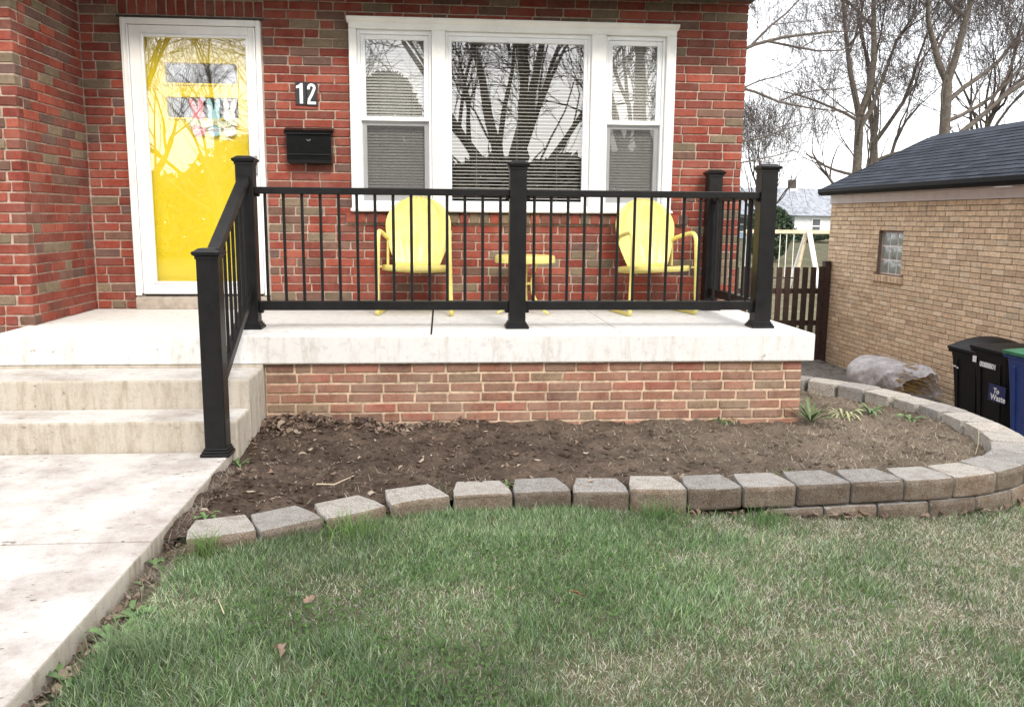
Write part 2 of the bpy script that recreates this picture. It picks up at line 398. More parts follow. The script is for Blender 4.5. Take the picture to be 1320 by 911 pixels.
# ------------------------------------------------------------------ terrain
ZW = -0.505                                            # walkway level
def drive_z(y):
    y = np.asarray(y, float)
    lo = -1.62 + 0.015 * np.clip(7 - y, 0, 4) - 0.06 * np.clip(0.5 - y, 0, 20); hi = -1.62 + (y - 7) * 0.034
    return np.where(y < 7, np.maximum(lo, -2.2), np.minimum(hi, 1.6))
def H(x, y):
    x = np.asarray(x, float); y = np.asarray(y, float)
    lawn = -0.538 - 0.033 * np.clip(x + 0.9, 0, 4.5)
    lawn = lawn - 0.032 * sstep(0.9, 2.2, x) - np.clip(-5.4 - y, 0, 12) * 0.10
    lawn = np.maximum(lawn, -2.0)
    xb = np.where(y < -1.9, 3.5, np.where(y > 0.1, 2.5, 3.5 - (y + 1.9) * 0.5))
    lawn = lawn - 0.050 * (1 - sstep(-1.06, -0.90, x)) * (x > -1.3)
    wd = np.where(y < -3.0, 0.7 + (-3.0 - y) * 0.5, 0.35)
    t = sstep(0, 1, (x - xb) / wd)
    t = np.maximum(t, sstep(0.5, 3, y))
    return lawn * (1 - t) + drive_z(y) * t + 0.012 * (vn[0](x * 2.1, y * 2.1) - 0.5)
xs = np.unique(np.concatenate([np.linspace(-90, -4, 16), np.linspace(-4, 7.5, 96), np.linspace(7.5, 30, 24), np.linspace(30, 130, 16)]))
ys = np.unique(np.concatenate([np.linspace(-90, -20, 14), np.linspace(-20, -6, 20), np.linspace(-6, 1.5, 64), np.linspace(1.5, 45, 44), np.linspace(45, 260, 16)]))
GX, GY = np.meshgrid(xs, ys, indexing='ij'); GZ = H(GX, GY)
GZ = GZ - 0.16 * ((GX > -1.0) & (GX < 3.1) & (GY < -0.2) & (GY > np.interp(GX, [-1.0, 0.0, 1.0, 2.5, 3.1], [-3.12, -2.80, -2.76, -2.66, -2.3])))
V = np.stack([GX, GY, GZ], -1).reshape(-1, 3); ny = len(ys)
I = (np.arange(len(xs) - 1)[:, None] * ny + np.arange(ny - 1)[None]).ravel()
struct(reg('ground', tri_mesh('ground', V, np.stack([I, I + ny, I + ny + 1, I + 1], 1), smooth=True), 'turf'))

# street behind the camera, driveway by the garage
ms = MB(); ms.box(-90, 130, -17.5, -11.2, -2.3, -1.88); struct(ms.build('street', 'asphalt'))
yy = np.linspace(-11.0, 6.75, 40); md = MB()
for a, b in zip(yy[:-1], yy[1:]):
    k = len(md.v); za, zb = float(drive_z(a)) + 0.012, float(drive_z(b)) + 0.012
    md.v += [(3.95, a, za), (6.26, a, za), (6.26, b, zb), (3.95, b, zb)]; md.f.append((k, k + 1, k + 2, k + 3))
struct(md.build('driveway', 'drive_concrete'))
path = thing('paver_path', None, None, (5.3, 5.8, -1.65)); path['kind'] = 'structure'
pv = MB().box(-0.094, 0.094, -0.094, 0.094, -0.03, 0.03).mesh('paver', 0.012)
for j in range(11):
    y = 4.75 + j * 0.196
    for i in range(10):
        x = 4.32 + i * 0.196 + (0.098 if j % 2 else 0)
        if x > 6.16: continue
        o = reg('paver', pv, 'paver', None); o.location = (x, y, float(drive_z(y)) + 0.012 + rnd.uniform(-0.004, 0.006))
        o.rotation_euler = (rnd.uniform(-.015, .015), rnd.uniform(-.015, .015), rnd.uniform(-.02, .02))
        o.parent = path; o.matrix_parent_inverse = parent_inv(path)

# front walk of two concrete panels, one joint in view
walk = thing('walkway', None, None, (-1.8, -3, ZW)); walk['kind'] = 'structure'
for (y0, y1) in ((-3.385, -2.165), (-4.93, -3.395), (-6.48, -4.94), (-8.0, -6.49), (-11.2, -8.01)):
    dz = min(0, (y0 + 6.49) * 0.10) if y0 < -6.5 else 0
    p = MB().box(-2.62, -1.075, y0, y1, ZW - 0.16, ZW).mesh('walk_slab', 0.008, False, 2)
    if dz:
        for vv in p.vertices: vv.co.z -= max(0, -6.49 - vv.co.y) * 0.29
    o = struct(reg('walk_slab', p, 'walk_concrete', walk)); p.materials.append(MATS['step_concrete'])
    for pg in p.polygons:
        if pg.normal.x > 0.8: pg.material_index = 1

# ------------------------------------------------------------------ brick laying
PAL = [((0.235, 0.048, 0.031), 30), ((0.285, 0.066, 0.041), 16), ((0.190, 0.040, 0.028), 21), ((0.170, 0.052, 0.037), 10), ((0.145, 0.078, 0.057), 6),
       ((0.118, 0.066, 0.056), 5), ((0.19, 0.145, 0.095), 6), ((0.150, 0.115, 0.075), 5)]
PALB = [((0.295, 0.140, 0.094), 28), ((0.315, 0.160, 0.112), 20), ((0.26, 0.145, 0.102), 18), ((0.25, 0.170, 0.112), 9), ((0.22, 0.115, 0.086), 8), ((0.32, 0.118, 0.082), 10)]
PALG = [((0.70, 0.525, 0.355), 40), ((0.73, 0.56, 0.385), 26), ((0.66, 0.485, 0.325), 18), ((0.75, 0.60, 0.435), 7), ((0.60, 0.43, 0.29), 4)]
def pick(pal):
    r = rnd.uniform(0, sum(wt for _, wt in pal))
    for c, wt in pal:
        r -= wt
        if r <= 0: break
    k = rnd.uniform(0.85, 1.15); return tuple(x * k for x in c)
def lay(org, ux, length, z0, ncourse, module, course, openings, pal, joint=0.0105, half=0.12, trim=None):
    """bricks of one wall face; org = point on the face, ux = unit direction along it; outward normal = (ux.y,-ux.x).
    returns records (centre on the face, angle, length, height, colour)"""
    rec = []
    ang = math.atan2(ux[1], ux[0])
    for c in range(ncourse):
        za, zb = z0 + c * course, z0 + (c + 1) * course
        zc = (za + zb) / 2
        s0, s1 = (trim(c) if trim else (0, length))
        blocks = sorted([(o[0], o[1]) for o in openings if o[2] < zc < o[3]])
        segs, cur = [], s0
        for a, b in blocks:
            if a > cur: segs.append((cur, min(a, s1)))
            cur = max(cur, b)
        if cur < s1: segs.append((cur, s1))
        cuts = []; p = -module * (0.5 if c % 2 else 0.0) - 0.03 * rnd.random()
        while p < length + module:
            cuts.append(p); p += module * (0.5 if rnd.random() < half else 1.0)
        for a, b in segs:
            e = [a] + [q for q in cuts if a + 0.045 < q < b - 0.045] + [b]
            for q0, q1 in zip(e[:-1], e[1:]):
                L = q1 - q0 - joint
                if L < 0.02: continue
                mid = (q0 + q1) / 2
                rec.append(((org[0] + ux[0] * mid, org[1] + ux[1] * mid, zc + rnd.uniform(-.0012, .0012)), ang, L, course - joint, pick(pal)))
    return rec
def brick_mesh(L, D, Hh, seed, ch=0.004):
    r = random.Random(seed); me = MB().box(-L / 2, L / 2, 0, D, -Hh / 2, Hh / 2).mesh('brick')
    bm = bmesh.new(); bm.from_mesh(me)
    for v in bm.verts: v.co += Vector((r.uniform(-.0022, .0022), r.uniform(-.001, .001), r.uniform(-.0016, .0016)))
    bmesh.ops.bevel(bm, geom=list(bm.edges), offset=ch, segments=1, affect='EDGES'); bm.to_mesh(me); bm.free(); return me
def place_bricks(recs, parent, mat_one, mat_many, nmax, depth=0.09, name='brick'):
    """largest nmax in view become single parts, the rest one joined part"""
    refL = 0.198; refH = recs[0][3]
    protos = [brick_mesh(refL, depth, refH, s) for s in range(5)]
    for me in protos: me.materials.append(MATS[mat_one])
    sc = []
    for k, (c, ang, L, Hh, col) in enumerate(recs):
        f = in_frame(c, 4)
        nrm = np.array([math.sin(ang), -math.cos(ang), 0])
        vis = 0
        if f:
            d = np.asarray(c) - CAM; vis = max(0, -(d @ nrm)) / np.linalg.norm(d) ** 3 * L
        sc.append((-vis, k))
    sc.sort(); single = set(k for s, k in sc[:nmax] if s < 0)
    BV, BF, BC = [], [], []
    pdat = []
    for me in protos:
        pdat.append((np.array([v.co[:] for v in me.vertices]), [list(p.vertices) for p in me.polygons]))
    cnt = 0
    for k, (c, ang, L, Hh, col) in enumerate(recs):
        M = Matrix.Translation(c) @ Matrix.Rotation(ang, 4, 'Z') @ Matrix.Rotation(rnd.uniform(-.006, .006), 4, 'Y') @ Matrix.Translation((0, rnd.uniform(-.0025, .0025), 0)) @ Matrix.Diagonal((L / refL, 1, Hh / refH, 1))
        if k in single:
            o = bpy.data.objects.new(name, protos[k % 5]); COL.objects.link(o); o.matrix_basis = M; o.color = (*col, 1)
            o.parent = parent; o.matrix_parent_inverse = parent_inv(parent)
        else:
            v, f = pdat[k % 5]; A = np.array(M); vv = v @ A[:3, :3].T + A[:3, 3]
            BV.append(vv); BF += [[i + cnt for i in q] for q in f]; BC.append(np.tile(col, (len(v), 1))); cnt += len(v)
    if BV:
        me = bpy.data.meshes.new('brickwork'); me.from_pydata(np.concatenate(BV).tolist(), [], BF)
        a = me.color_attributes.new('Col', 'FLOAT_COLOR', 'POINT'); c4 = np.ones((cnt, 4), np.float32); c4[:, :3] = np.concatenate(BC)
        a.data.foreach_set('color', c4.ravel())
        o = reg('brickwork', me, mat_many, parent); o['kind'] = 'stuff'

# ------------------------------------------------------------------ the house
house = thing('brick_house', 'red brick house with white framed windows and a yellow door', 'house', (0, 0, 0))
CH, BMOD = 0.0630, 0.2085
XL, XR = -2.53, 2.30
DX0, DX1, DZ1 = -2.245, -1.278, 2.058                    # door opening
WX0, WX1, WZ0, WZ1 = -0.655, 1.745, 0.722, 2.098         # window opening
ZB = -0.567; NC = 46
recs = []
# main front: local s = X - XL
def trim_main(c): return (0.0 if c % 2 else 0.0, XR - XL)
recs += lay((XL, 0, 0), (1, 0), XR - XL, ZB, NC, BMOD, CH,
            [(DX0 - XL - 0.004, DX1 - XL + 0.004, -9, DZ1 + 0.105), (DX0 - 0.02 - XL, DX1 + 0.02 - XL, DZ1 + 0.02, DZ1 + 0.135), (WX0 - XL - 0.004, WX1 - XL + 0.004, WZ0, WZ1),
             (-0.705 - XL, 1.893 - XL, 0.640, 0.722)], PAL)
# wing side (faces +X) and wing front (faces -Y), corners lapped course by course
recs += lay((XL, -1.0, 0), (0, 1), 1.0, ZB, NC, BMOD, CH, [], PAL, trim=lambda c: ((0.0 if c % 2 else 0.099), 0.998))
recs += lay((-5.2, -1.0, 0), (1, 0), 5.2 + XL, ZB, NC, BMOD, CH, [], PAL, trim=lambda c: (0, 5.2 + XL - (0.099 if c % 2 else 0.0)))
# right side of the house (faces +X)
recs += lay((XR, 0.1, 0), (0, 1), 3.2, ZB - 0.8, NC + 13, BMOD, CH, [], PAL)
place_bricks(recs, house, 'brick_one', 'brick_many', 300)
# soldier course over the door, rowlock sill under the window
sold = [((DX0 - 0.02 + (i + 0.5) * (DX1 - DX0 + 0.04) / 15, 0, DZ1 + 0.080), 0, (DX1 - DX0 + 0.04) / 15 - 0.011, 0.098, pick(PAL)) for i in range(15)]
bm_s = brick_mesh(sold[0][2], 0.09, 0.100, 3); bm_s.materials.append(MATS['brick_one'])
for c, a, L, hh, col in sold:
    o = bpy.data.objects.new('brick', bm_s); COL.objects.link(o); o.location = c; o.color = (*col, 1); o.parent = house; o.matrix_parent_inverse = parent_inv(house)
nrow = 34; pitch = (1.893 + 0.705) / nrow
bm_r = brick_mesh(pitch - 0.011, 0.12, 0.070, 4); bm_r.materials.append(MATS['brick_one'])
for i in range(nrow):
    o = bpy.data.objects.new('brick', bm_r); COL.objects.link(o); o.location = (-0.705 + (i + 0.5) * pitch, -0.034 + rnd.uniform(-.003, .003), 0.680); o.rotation_euler = (0.10, rnd.uniform(-.02, .02), 0)
    o.color = (*pick(PAL), 1); o.parent = house; o.matrix_parent_inverse = parent_inv(house)
# mortar body with its openings
mw = MB(); g = 0.0085
ztop = 2.36
mw.box(XL - 0.3, DX0, g, 0.11, -0.6, ztop); mw.box(DX0, DX1, g, 0.11, DZ1 + 0.022, ztop); mw.box(DX1, WX0, g, 0.11, -0.6, ztop)
mw.box(WX0, WX1, g, 0.11, -0.6, WZ0 - 0.05); mw.box(WX0, WX1, g, 0.11, WZ1, ztop); mw.box(WX1, XR - g, g, 0.11, -0.6, ztop)
mw.box(-5.2, XL - g, -1.0 + g, -0.9, -0.6, ztop); mw.box(XL - 0.11, XL - g, -0.9, g, -0.6, ztop)
mw.box(XR - 0.11, XR - g, 0.11, 8.0, -1.8, ztop); mw.box(-5.2, XR - 0.11, 7.9, 8.0, -1.8, ztop); mw.box(-5.2, -5.1, -0.9, 7.9, -1.8, ztop)
mw.box(-0.700, 1.888, -0.022, g, 0.648, 0.712)
mw.build('wall', 'mortar', house)
mi = MB(); mi.box(XL, XR - 0.12, 3.4, 3.42, -0.3, 2.34); mi.box(XL, XR - 0.12, 0.12, 3.4, -0.32, -0.02); mi.box(XL, XR - 0.12, 0.12, 3.4, 2.34, 2.36)
mi.box(-2.5, -2.48, 0.12, 3.4, -0.02, 2.34); mi.box(-1.2, -1.18, 0.25, 3.4, -0.02, 2.34); mi.box(XR - 0.14, XR - 0.12, 0.12, 3.4, -0.02, 2.34)
mi.build('interior_wall', 'interior', house)
# lintel, eave, roof
MB().box(DX0 - 0.03, DX1 + 0.03, -0.004, 0.05, DZ1 + 0.004, DZ1 + 0.020).build('lintel', 'lintel_steel', house)
e = MB(); e.box(XL, XR + 0.02, -0.46, 0.1, 2.285, 2.30); e.box(-5.2, XL, -1.46, 0.1, 2.285, 2.30); e.build('soffit', 'soffit_paint', house)
e = MB(); e.box(XL + 0.42, XR + 0.04, -0.48, -0.461, 2.27, 2.42); e.box(-5.2, XL + 0.42, -1.48, -1.461, 2.27, 2.42); e.box(XL + 0.401, XL + 0.42, -1.461, -0.48, 2.27, 2.42); e.build('fascia', 'white_paint', house)
e = MB(); e.prism([(-0.60, 2.40), (-0.60, 2.33), (-0.57, 2.29), (-0.485, 2.29), (-0.485, 2.40)], lambda a, b, t: (t, a, b), XL + 0.43, XR + 0.05)
e.build('gutter', 'white_paint', house, 0.004)
r = MB(); r.add([(-5.3, -1.6, 2.43), (XR + 0.3, -1.6 + 1.0, 2.43), (XR + 0.3, 4.2, 4.3), (-5.3, 4.2, 4.3), (XR + 0.3, 8.6, 2.43), (-5.3, 8.6, 2.43), (-5.3, -0.6, 2.43)],
              [(6, 1, 2, 3), (3, 2, 4, 5)])
r.box(-5.3, XL + 0.42, -1.44, -0.4, 2.42, 2.45); r.build('roof', 'shingle', house)

# --- door set
MB().prism([(-0.045, 0.0), (-0.045, 0.085), (0.0, 0.098), (0.14, 0.098), (0.14, 0.0)], lambda a, b, t: (t, a, b), DX0 + 0.002, DX1 - 0.002).build('door_sill', 'sill_stone', house, 0.004)
df = MB()
df.box(DX0, DX0 + 0.042, -0.03, 0.14, 0.10, DZ1); df.box(DX1 - 0.036, DX1, -0.03, 0.14, 0.10, DZ1); df.box(DX0 + 0.042, DX1 - 0.036, -0.03, 0.14, DZ1 - 0.044, DZ1)
door_frame = df.build('door_frame', 'white_paint', house, 0.004)
hz = MB(); hz.box(DX0 + 0.043, DX0 + 0.053, -0.036, -0.01, 0.12, DZ1 - 0.05); hz.box(DX1 - 0.05, DX1 - 0.038, -0.038, -0.01, 0.12, DZ1 - 0.05)
hz.box(DX0 + 0.016, DX0 + 0.024, -0.034, -0.03, 0.12, DZ1 - 0.012); hz.build('hinge_rail', 'white_vinyl', door_frame, 0.002)
sx0, sx1, sz0, sz1 = DX0 + 0.056, DX1 - 0.040, 0.112, DZ1 - 0.048
gx0, gx1, gz0, gz1 = -2.092, -1.386, 0.205, 1.932
st = MB(); st.box(sx0, gx0 - .02, -0.024, 0.012, sz0, sz1); st.box(gx1 + .02, sx1 - 0.002, -0.024, 0.012, sz0, sz1)
st.box(gx0 - .02, gx1 + .02, -0.024, 0.012, gz1 + .02, sz1); st.box(gx0 - .02, gx1 + .02, -0.024, 0.012, sz0, gz0 - .02)
sdoor = st.build('storm_door', 'white_paint', house, 0.003)
gm = MB(); gm.box(gx0 - .02, gx0, -0.03, 0.006, gz0 - .02, gz1 + .02); gm.box(gx1, gx1 + .02, -0.03, 0.006, gz0 - .02, gz1 + .02)
gm.box(gx0, gx1, -0.03, 0.006, gz1, gz1 + .02); gm.box(gx0, gx1, -0.03, 0.006, gz0 - .02, gz0); gm.build('glass_moulding', 'white_vinyl', sdoor, 0.004)
MB().add([(gx0, -0.012, gz0), (gx1, -0.012, gz0), (gx1, -0.012, gz1), (gx0, -0.012, gz1)], [(0, 1, 2, 3)]).build('pane', 'door_glass', sdoor)
hd = MB(); hd.box(-1.352, -1.332, -0.034, -0.024, 0.98, 1.12); hd.tube([(-1.342, -0.034, 1.09), (-1.342, -0.07, 1.09), (-1.342, -0.078, 1.07), (-1.342, -0.078, 1.01), (-1.342, -0.034, 0.995)], 0.007, 8)
hd.build('handle', 'steel', sdoor, 0, True)
MB().box(sx0 + 0.01, sx1 - 0.01, -0.02, 0.0, 0.100, 0.112).build('sweep', 'rubber', sdoor)
dy = 0.085; lx0, lx1 = -1.985, -1.475
lites = [(1.634, 1.776), (1.392, 1.534)]
yd = MB(); zz = [0.10, lites[1][0], lites[1][1], lites[0][0], lites[0][1], 2.02]
for k in range(5):
    if k in (1, 3):
        yd.box(DX0 + 0.043, lx0, dy, dy + 0.045, zz[k], zz[k + 1]); yd.box(lx1, DX1 - 0.037, dy, dy + 0.045, zz[k], zz[k + 1])
    else: yd.box(DX0 + 0.043, DX1 - 0.037, dy, dy + 0.045, zz[k], zz[k + 1])
ydoor = yd.build('front_door', 'door_yellow', house)
for a, b in lites:
    q = MB(); q.box(lx0 - .015, lx1 + .015, dy - .010, dy - .001, a - .015, a); q.box(lx0 - .015, lx1 + .015, dy - .010, dy - .001, b, b + .015)
    q.box(lx0 - .015, lx0, dy - .010, dy - .001, a, b); q.box(lx1, lx1 + .015, dy - .010, dy - .001, a, b); q.build('lite_trim', 'door_yellow', ydoor, 0.003)
    MB().add([(lx0, dy + .02, a), (lx1, dy + .02, a), (lx1, dy + .02, b), (lx0, dy + .02, b)], [(0, 1, 2, 3)]).build('lite', 'window_glass', ydoor)
q = MB(); q.lathe([(0.0, 0), (0.028, 0.002), (0.03, 0.01), (0.022, 0.03), (0.0, 0.034)], (0, 0, 0), 14)
q.v = [(-1.37 + a, dy - c, 0.95 + b) for a, b, c in q.v]; q.build('knob', 'steel', ydoor, 0, True)

# --- window set: casing part, three windows
cs = MB(); cy0 = -0.045
MBAR = ((-0.062, 0.037), (1.112, 1.220))
cs.box(WX0, WX0 + 0.055, cy0, 0.10, 0.775, 2.02); cs.box(WX1 - 0.072, WX1, cy0, 0.10, 0.775, 2.02)
for a, b in MBAR: cs.box(a, b, cy0, 0.10, 0.775, 2.02)
cs.box(WX0, WX1, cy0, 0.10, 2.02, 2.075); cs.box(WX0, WX1, cy0, 0.10, 0.724, 0.775)
casing = cs.build('window_casing', 'white_paint', house, 0.004)
MB().prism([(-0.045, 2.060), (-0.078, 2.082), (-0.082, 2.098), (0.0, 2.104), (0.0, 2.060)], lambda a, b, t: (t, a, b), WX0 - 0.012, WX1 + 0.012).build('head_moulding', 'white_paint', casing, 0.003)
MB().prism([(-0.046, 0.752), (-0.075, 0.746), (-0.075, 0.729), (-0.046, 0.727)], lambda a, b, t: (t, a, b), WX0 - 0.008, WX1 + 0.008).build('sill_moulding', 'white_paint', casing, 0.003)
def frame(mb, x0, x1, z0, z1, y0, y1, wl, wr, wt, wb):
    mb.box(x0, x0 + wl, y0, y1, z0, z1); mb.box(x1 - wr, x1, y0, y1, z0, z1); mb.box(x0 + wl, x1 - wr, y0, y1, z1 - wt, z1); mb.box(x0 + wl, x1 - wr, y0, y1, z0, z0 + wb)
def pane(x0, x1, z0, z1, y, par, warp=0.0):
    n = 14; V = []; F = []
    ph = rnd.uniform(0, 6)
    for j in range(n + 1):
        for i in range(n + 1):
            a, b = i / n, j / n
            V.append((x0 + (x1 - x0) * a, y + warp * (math.sin(a * PI) * math.sin(b * PI) - 0.5) + warp * 0.12 * math.sin(5 * a + ph) * math.sin(4 * b + ph), z0 + (z1 - z0) * b))
    for j in range(n):
        for i in range(n):
            k = j * (n + 1) + i; F.append((k, k + 1, k + n + 2, k + n + 1))
    o = MB().add(V, F).build('pane', 'window_glass', par, 0, True); return o
def double_hung(x0, x1, label):
    f = MB(); frame(f, x0, x1, 0.775, 2.02, -0.012, 0.09, 0.022, 0.022, 0.03, 0.03); w_ = f.build('window', 'white_vinyl', house, 0.003); w_['label'] = label
    up = MB(); frame(up, x0 + .022, x1 - .022, 1.385, 1.99, 0.004, 0.03, 0.036, 0.036, 0.034, 0.030); up.build('upper_sash', 'white_vinyl', w_, 0.003)
    lo = MB(); frame(lo, x0 + .022, x1 - .022, 0.805, 1.383, 0.032, 0.058, 0.036, 0.036, 0.03, 0.045); lo.build('lower_sash', 'white_vinyl', w_, 0.003)
    pane(x0 + .058, x1 - .058, 1.415, 1.956, 0.016, w_, 0.0003); pane(x0 + .058, x1 - .058, 0.850, 1.353, 0.044, w_, 0.0003)
    s = MB(); s.add([(x0 + .03, 0.012, 0.806), (x1 - .03, 0.012, 0.806), (x1 - .03, 0.012, 1.384), (x0 + .03, 0.012, 1.384)], [(0, 1, 2, 3)]); s.build('insect_screen', 'insect_screen', w_)
double_hung(-0.600, -0.062, 'narrow double-hung window nearest the mailbox')
double_hung(1.220, 1.673, 'narrow double-hung window nearest the corner of the house')
f = MB(); frame(f, 0.037, 1.112, 0.775, 2.02, -0.012, 0.09, 0.020, 0.024, 0.028, 0.0); f.box(0.057, 1.088, -0.012, 0.09, 0.776, 0.79)
cw = f.build('window', 'white_vinyl', house, 0.003); cw['label'] = 'wide fixed picture window in the middle of the set'
f = MB(); frame(f, 0.057, 1.088, 0.79, 1.992, 0.0, 0.04, 0.026, 0.026, 0.036, 0.02); f.build('sash', 'white_vinyl', cw, 0.003)
pane(0.083, 1.062, 0.81, 1.956, 0.018, cw, 0.0012)
# blinds hang inside
def blind(x0, x1, z0, z1, y, tilt, label, pitch_):
    b = thing('window_blind', label, 'window blind', ((x0 + x1) / 2, y, z1), 'blinds behind the front windows')
    MB().box(x0, x1, y - 0.012, y + 0.012, z1 - 0.025, z1).build('head_rail', 'blind_slat', b, 0.002)
    sl = MB(); hw = 0.0125; ct, stt = math.cos(tilt), math.sin(tilt)
    prof = [(-hw, 0), (-hw * .4, 0.0016), (hw * .4, 0.0016), (hw, 0), (hw, -0.0006), (-hw, -0.0006)]
    sl.prism([(a * ct - c * stt, a * stt + c * ct) for a, c in prof], lambda a, c, t: (t, a, c), -(x1 - x0) / 2, (x1 - x0) / 2)
    me = sl.mesh('slat'); me.materials.append(MATS['blind_slat'])
    z = z1 - 0.035
    while z > z0:
        o = bpy.data.objects.new('slat', me); COL.objects.link(o); o.location = ((x0 + x1) / 2, y, z + rnd.uniform(-.0008, .0008)); o.rotation_euler = (rnd.uniform(-.03, .03), rnd.uniform(-.0012, .0012), 0)
        o.parent = b; o.matrix_parent_inverse = parent_inv(b); z -= pitch_
    for q in (0.2, 0.5, 0.8) if x1 - x0 > 0.8 else (0.25, 0.75):
        x = x0 + (x1 - x0) * q; MB().tube([(x, y - 0.013, z0), (x, y - 0.013, z1 - .02)], 0.0012, 4).build('cord', 'blind_slat', b)
blind(-0.565, -0.095, 0.83, 1.985, 0.085, 1.02, 'closed mini blind behind the narrow window nearest the mailbox', 0.0215)
blind(0.065, 1.08, 0.79, 1.99, 0.075, 0.36, 'half-open mini blind behind the wide picture window', 0.0255)
blind(1.255, 1.64, 0.83, 1.985, 0.085, 1.02, 'closed mini blind behind the narrow window nearest the house corner', 0.0215)

# --- house number, mailbox, bunny hanging
def ribbon(mb, pts, wd, fn, t0, t1):
    pts = [Vector((p[0], p[1])) for p in pts]; Lp, Rp = [], []
    for i, p in enumerate(pts):
        d = (pts[min(i + 1, len(pts) - 1)] - pts[max(0, i - 1)]).normalized(); q = Vector((-d.y, d.x)) * wd / 2
        Lp.append(p + q); Rp.append(p - q)
    for i in range(len(pts) - 1):
        mb.prism([(Lp[i].x, Lp[i].y), (Lp[i + 1].x, Lp[i + 1].y), (Rp[i + 1].x, Rp[i + 1].y), (Rp[i].x, Rp[i].y)], fn, t0, t1)
num = thing('house_number', 'black house number plaque with white numerals reading 12', 'house number', (-0.97, 0, 1.56))
MB().box(-1.047, -0.971, -0.012, 0.004, 1.484, 1.647).build('plate', 'plate_black', num, 0.002)
MB().box(-0.969, -0.891, -0.012, 0.004, 1.480, 1.645).build('plate', 'plate_black', num, 0.002)
fy = lambda a, b, t: (a, t, b)
d1 = MB(); d1.prism([(-1.016, 1.494), (-0.993, 1.494), (-0.993, 1.636), (-1.010, 1.636), (-1.018, 1.626), (-1.040, 1.617), (-1.040, 1.600), (-1.016, 1.604)], fy, -0.0155, -0.0125); d1.build('numeral', 'digit_white', num)
d2 = MB(); arc = [(-0.9515, 1.594)] + [(-0.931 + 0.0205 * math.cos(t), 1.6055 + 0.0205 * math.sin(t)) for t in np.linspace(PI * 1.0, -0.55, 12)] + [(-0.9285, 1.560), (-0.949, 1.523), (-0.952, 1.502)]
ribbon(d2, arc, 0.019, fy, -0.0155, -0.0125); d2.box(-0.9615, -0.901, -0.0158, -0.0125, 1.490, 1.508); d2.build('numeral', 'digit_white', num)

mb_ = thing('mailbox', 'black metal wall mailbox hung under the house number', 'mailbox', (-0.948, 0, 1.07))
b = MB(); b.prism([(0.0, 1.068), (-0.085, 1.068), (-0.098, 1.09), (-0.105, 1.27), (-0.06, 1.30), (0.0, 1.312)], lambda a, c, t: (t, a, c), -1.108, -0.788); b.build('body', 'mail_black', mb_, 0.006, False, 2)
b = MB(); b.prism([(0.002, 1.324), (-0.05, 1.319), (-0.10, 1.300), (-0.122, 1.276), (-0.122, 1.268), (-0.112, 1.268), (-0.112, 1.275), (-0.094, 1.292), (-0.05, 1.309), (0.002, 1.314)], lambda a, c, t: (t, a, c), -1.122, -0.774); b.build('lid', 'mail_black', mb_, 0.003, False, 2)
b = MB(); b.tube([(-1.10, -0.107, 1.128), (-0.796, -0.107, 1.128)], 0.004, 6); b.build('ridge', 'mail_black', mb_, 0, True)
b = MB(); b.tube([(-0.948 + 0.012 * math.cos(t), -0.110, 1.236 + 0.012 * math.sin(t)) for t in np.linspace(PI, 2 * PI, 9)], 0.0028, 6); b.build('latch', 'steel', mb_, 0, True)

dec = thing('bunny_decoration', 'pastel cut-out of three rabbits over eggs hung on the yellow door', 'decoration', (-1.66, dy, 1.4))
def ell(cx, cz, rx, rz, rot=0, n=18):
    c, s_ = math.cos(rot), math.sin(rot)
    return [(cx + rx * math.cos(t) * c - rz * math.sin(t) * s_, cz + rx * math.cos(t) * s_ + rz * math.sin(t) * c) for t in [2 * PI * i / n for i in range(n)]]
for i, (cx, mt_) in enumerate(((-1.755, 'deco_pink'), (-1.645, 'deco_blue'), (-1.535, 'deco_white'))):
    tl = (0.16, 0.0, -0.10)[i]
    rb = MB(); rb.prism(ell(cx, 1.405, 0.042, 0.046), fy, dy - .034, dy - .026)
    for sg in (-1, 1): rb.prism(ell(cx + sg * 0.026 - tl * 0.05, 1.475, 0.019, 0.052, tl - sg * 0.16), fy, dy - .0335 + .0002 * sg, dy - .0265)
    rb.build('rabbit', mt_, dec)
    q = MB(); q.prism(ell(cx, 1.300, 0.046, 0.040), fy, dy - .032, dy - .024); q.build('egg', ('deco_pink', 'deco_blue', 'deco_white')[i], dec)
    q = MB(); ribbon(q, [(cx - .036 + .018 * k, 1.303 + (0.006 if k % 2 else -0.006)) for k in range(5)], 0.006, fy, dy - .0345, dy - .0322); q.build('egg_band', ('deco_white', 'deco_pink', 'deco_cream')[i], dec)
q = MB(); ribbon(q, [(-1.82 + .02 * k, 1.352 + 0.010 * math.sin(k * 0.9)) for k in range(18)], 0.046, fy, dy - .041, dy - .036); q.build('banner', 'deco_cream', dec)
q = MB()
for k in range(10): ribbon(q, [(-1.80 + .031 * k, 1.337), (-1.795 + .031 * k, 1.367), (-1.783 + .031 * k, 1.349), (-1.778 + .031 * k, 1.368)], 0.004, fy, dy - .0435, dy - .0412)
q.build('scroll_pattern', 'deco_green', dec)

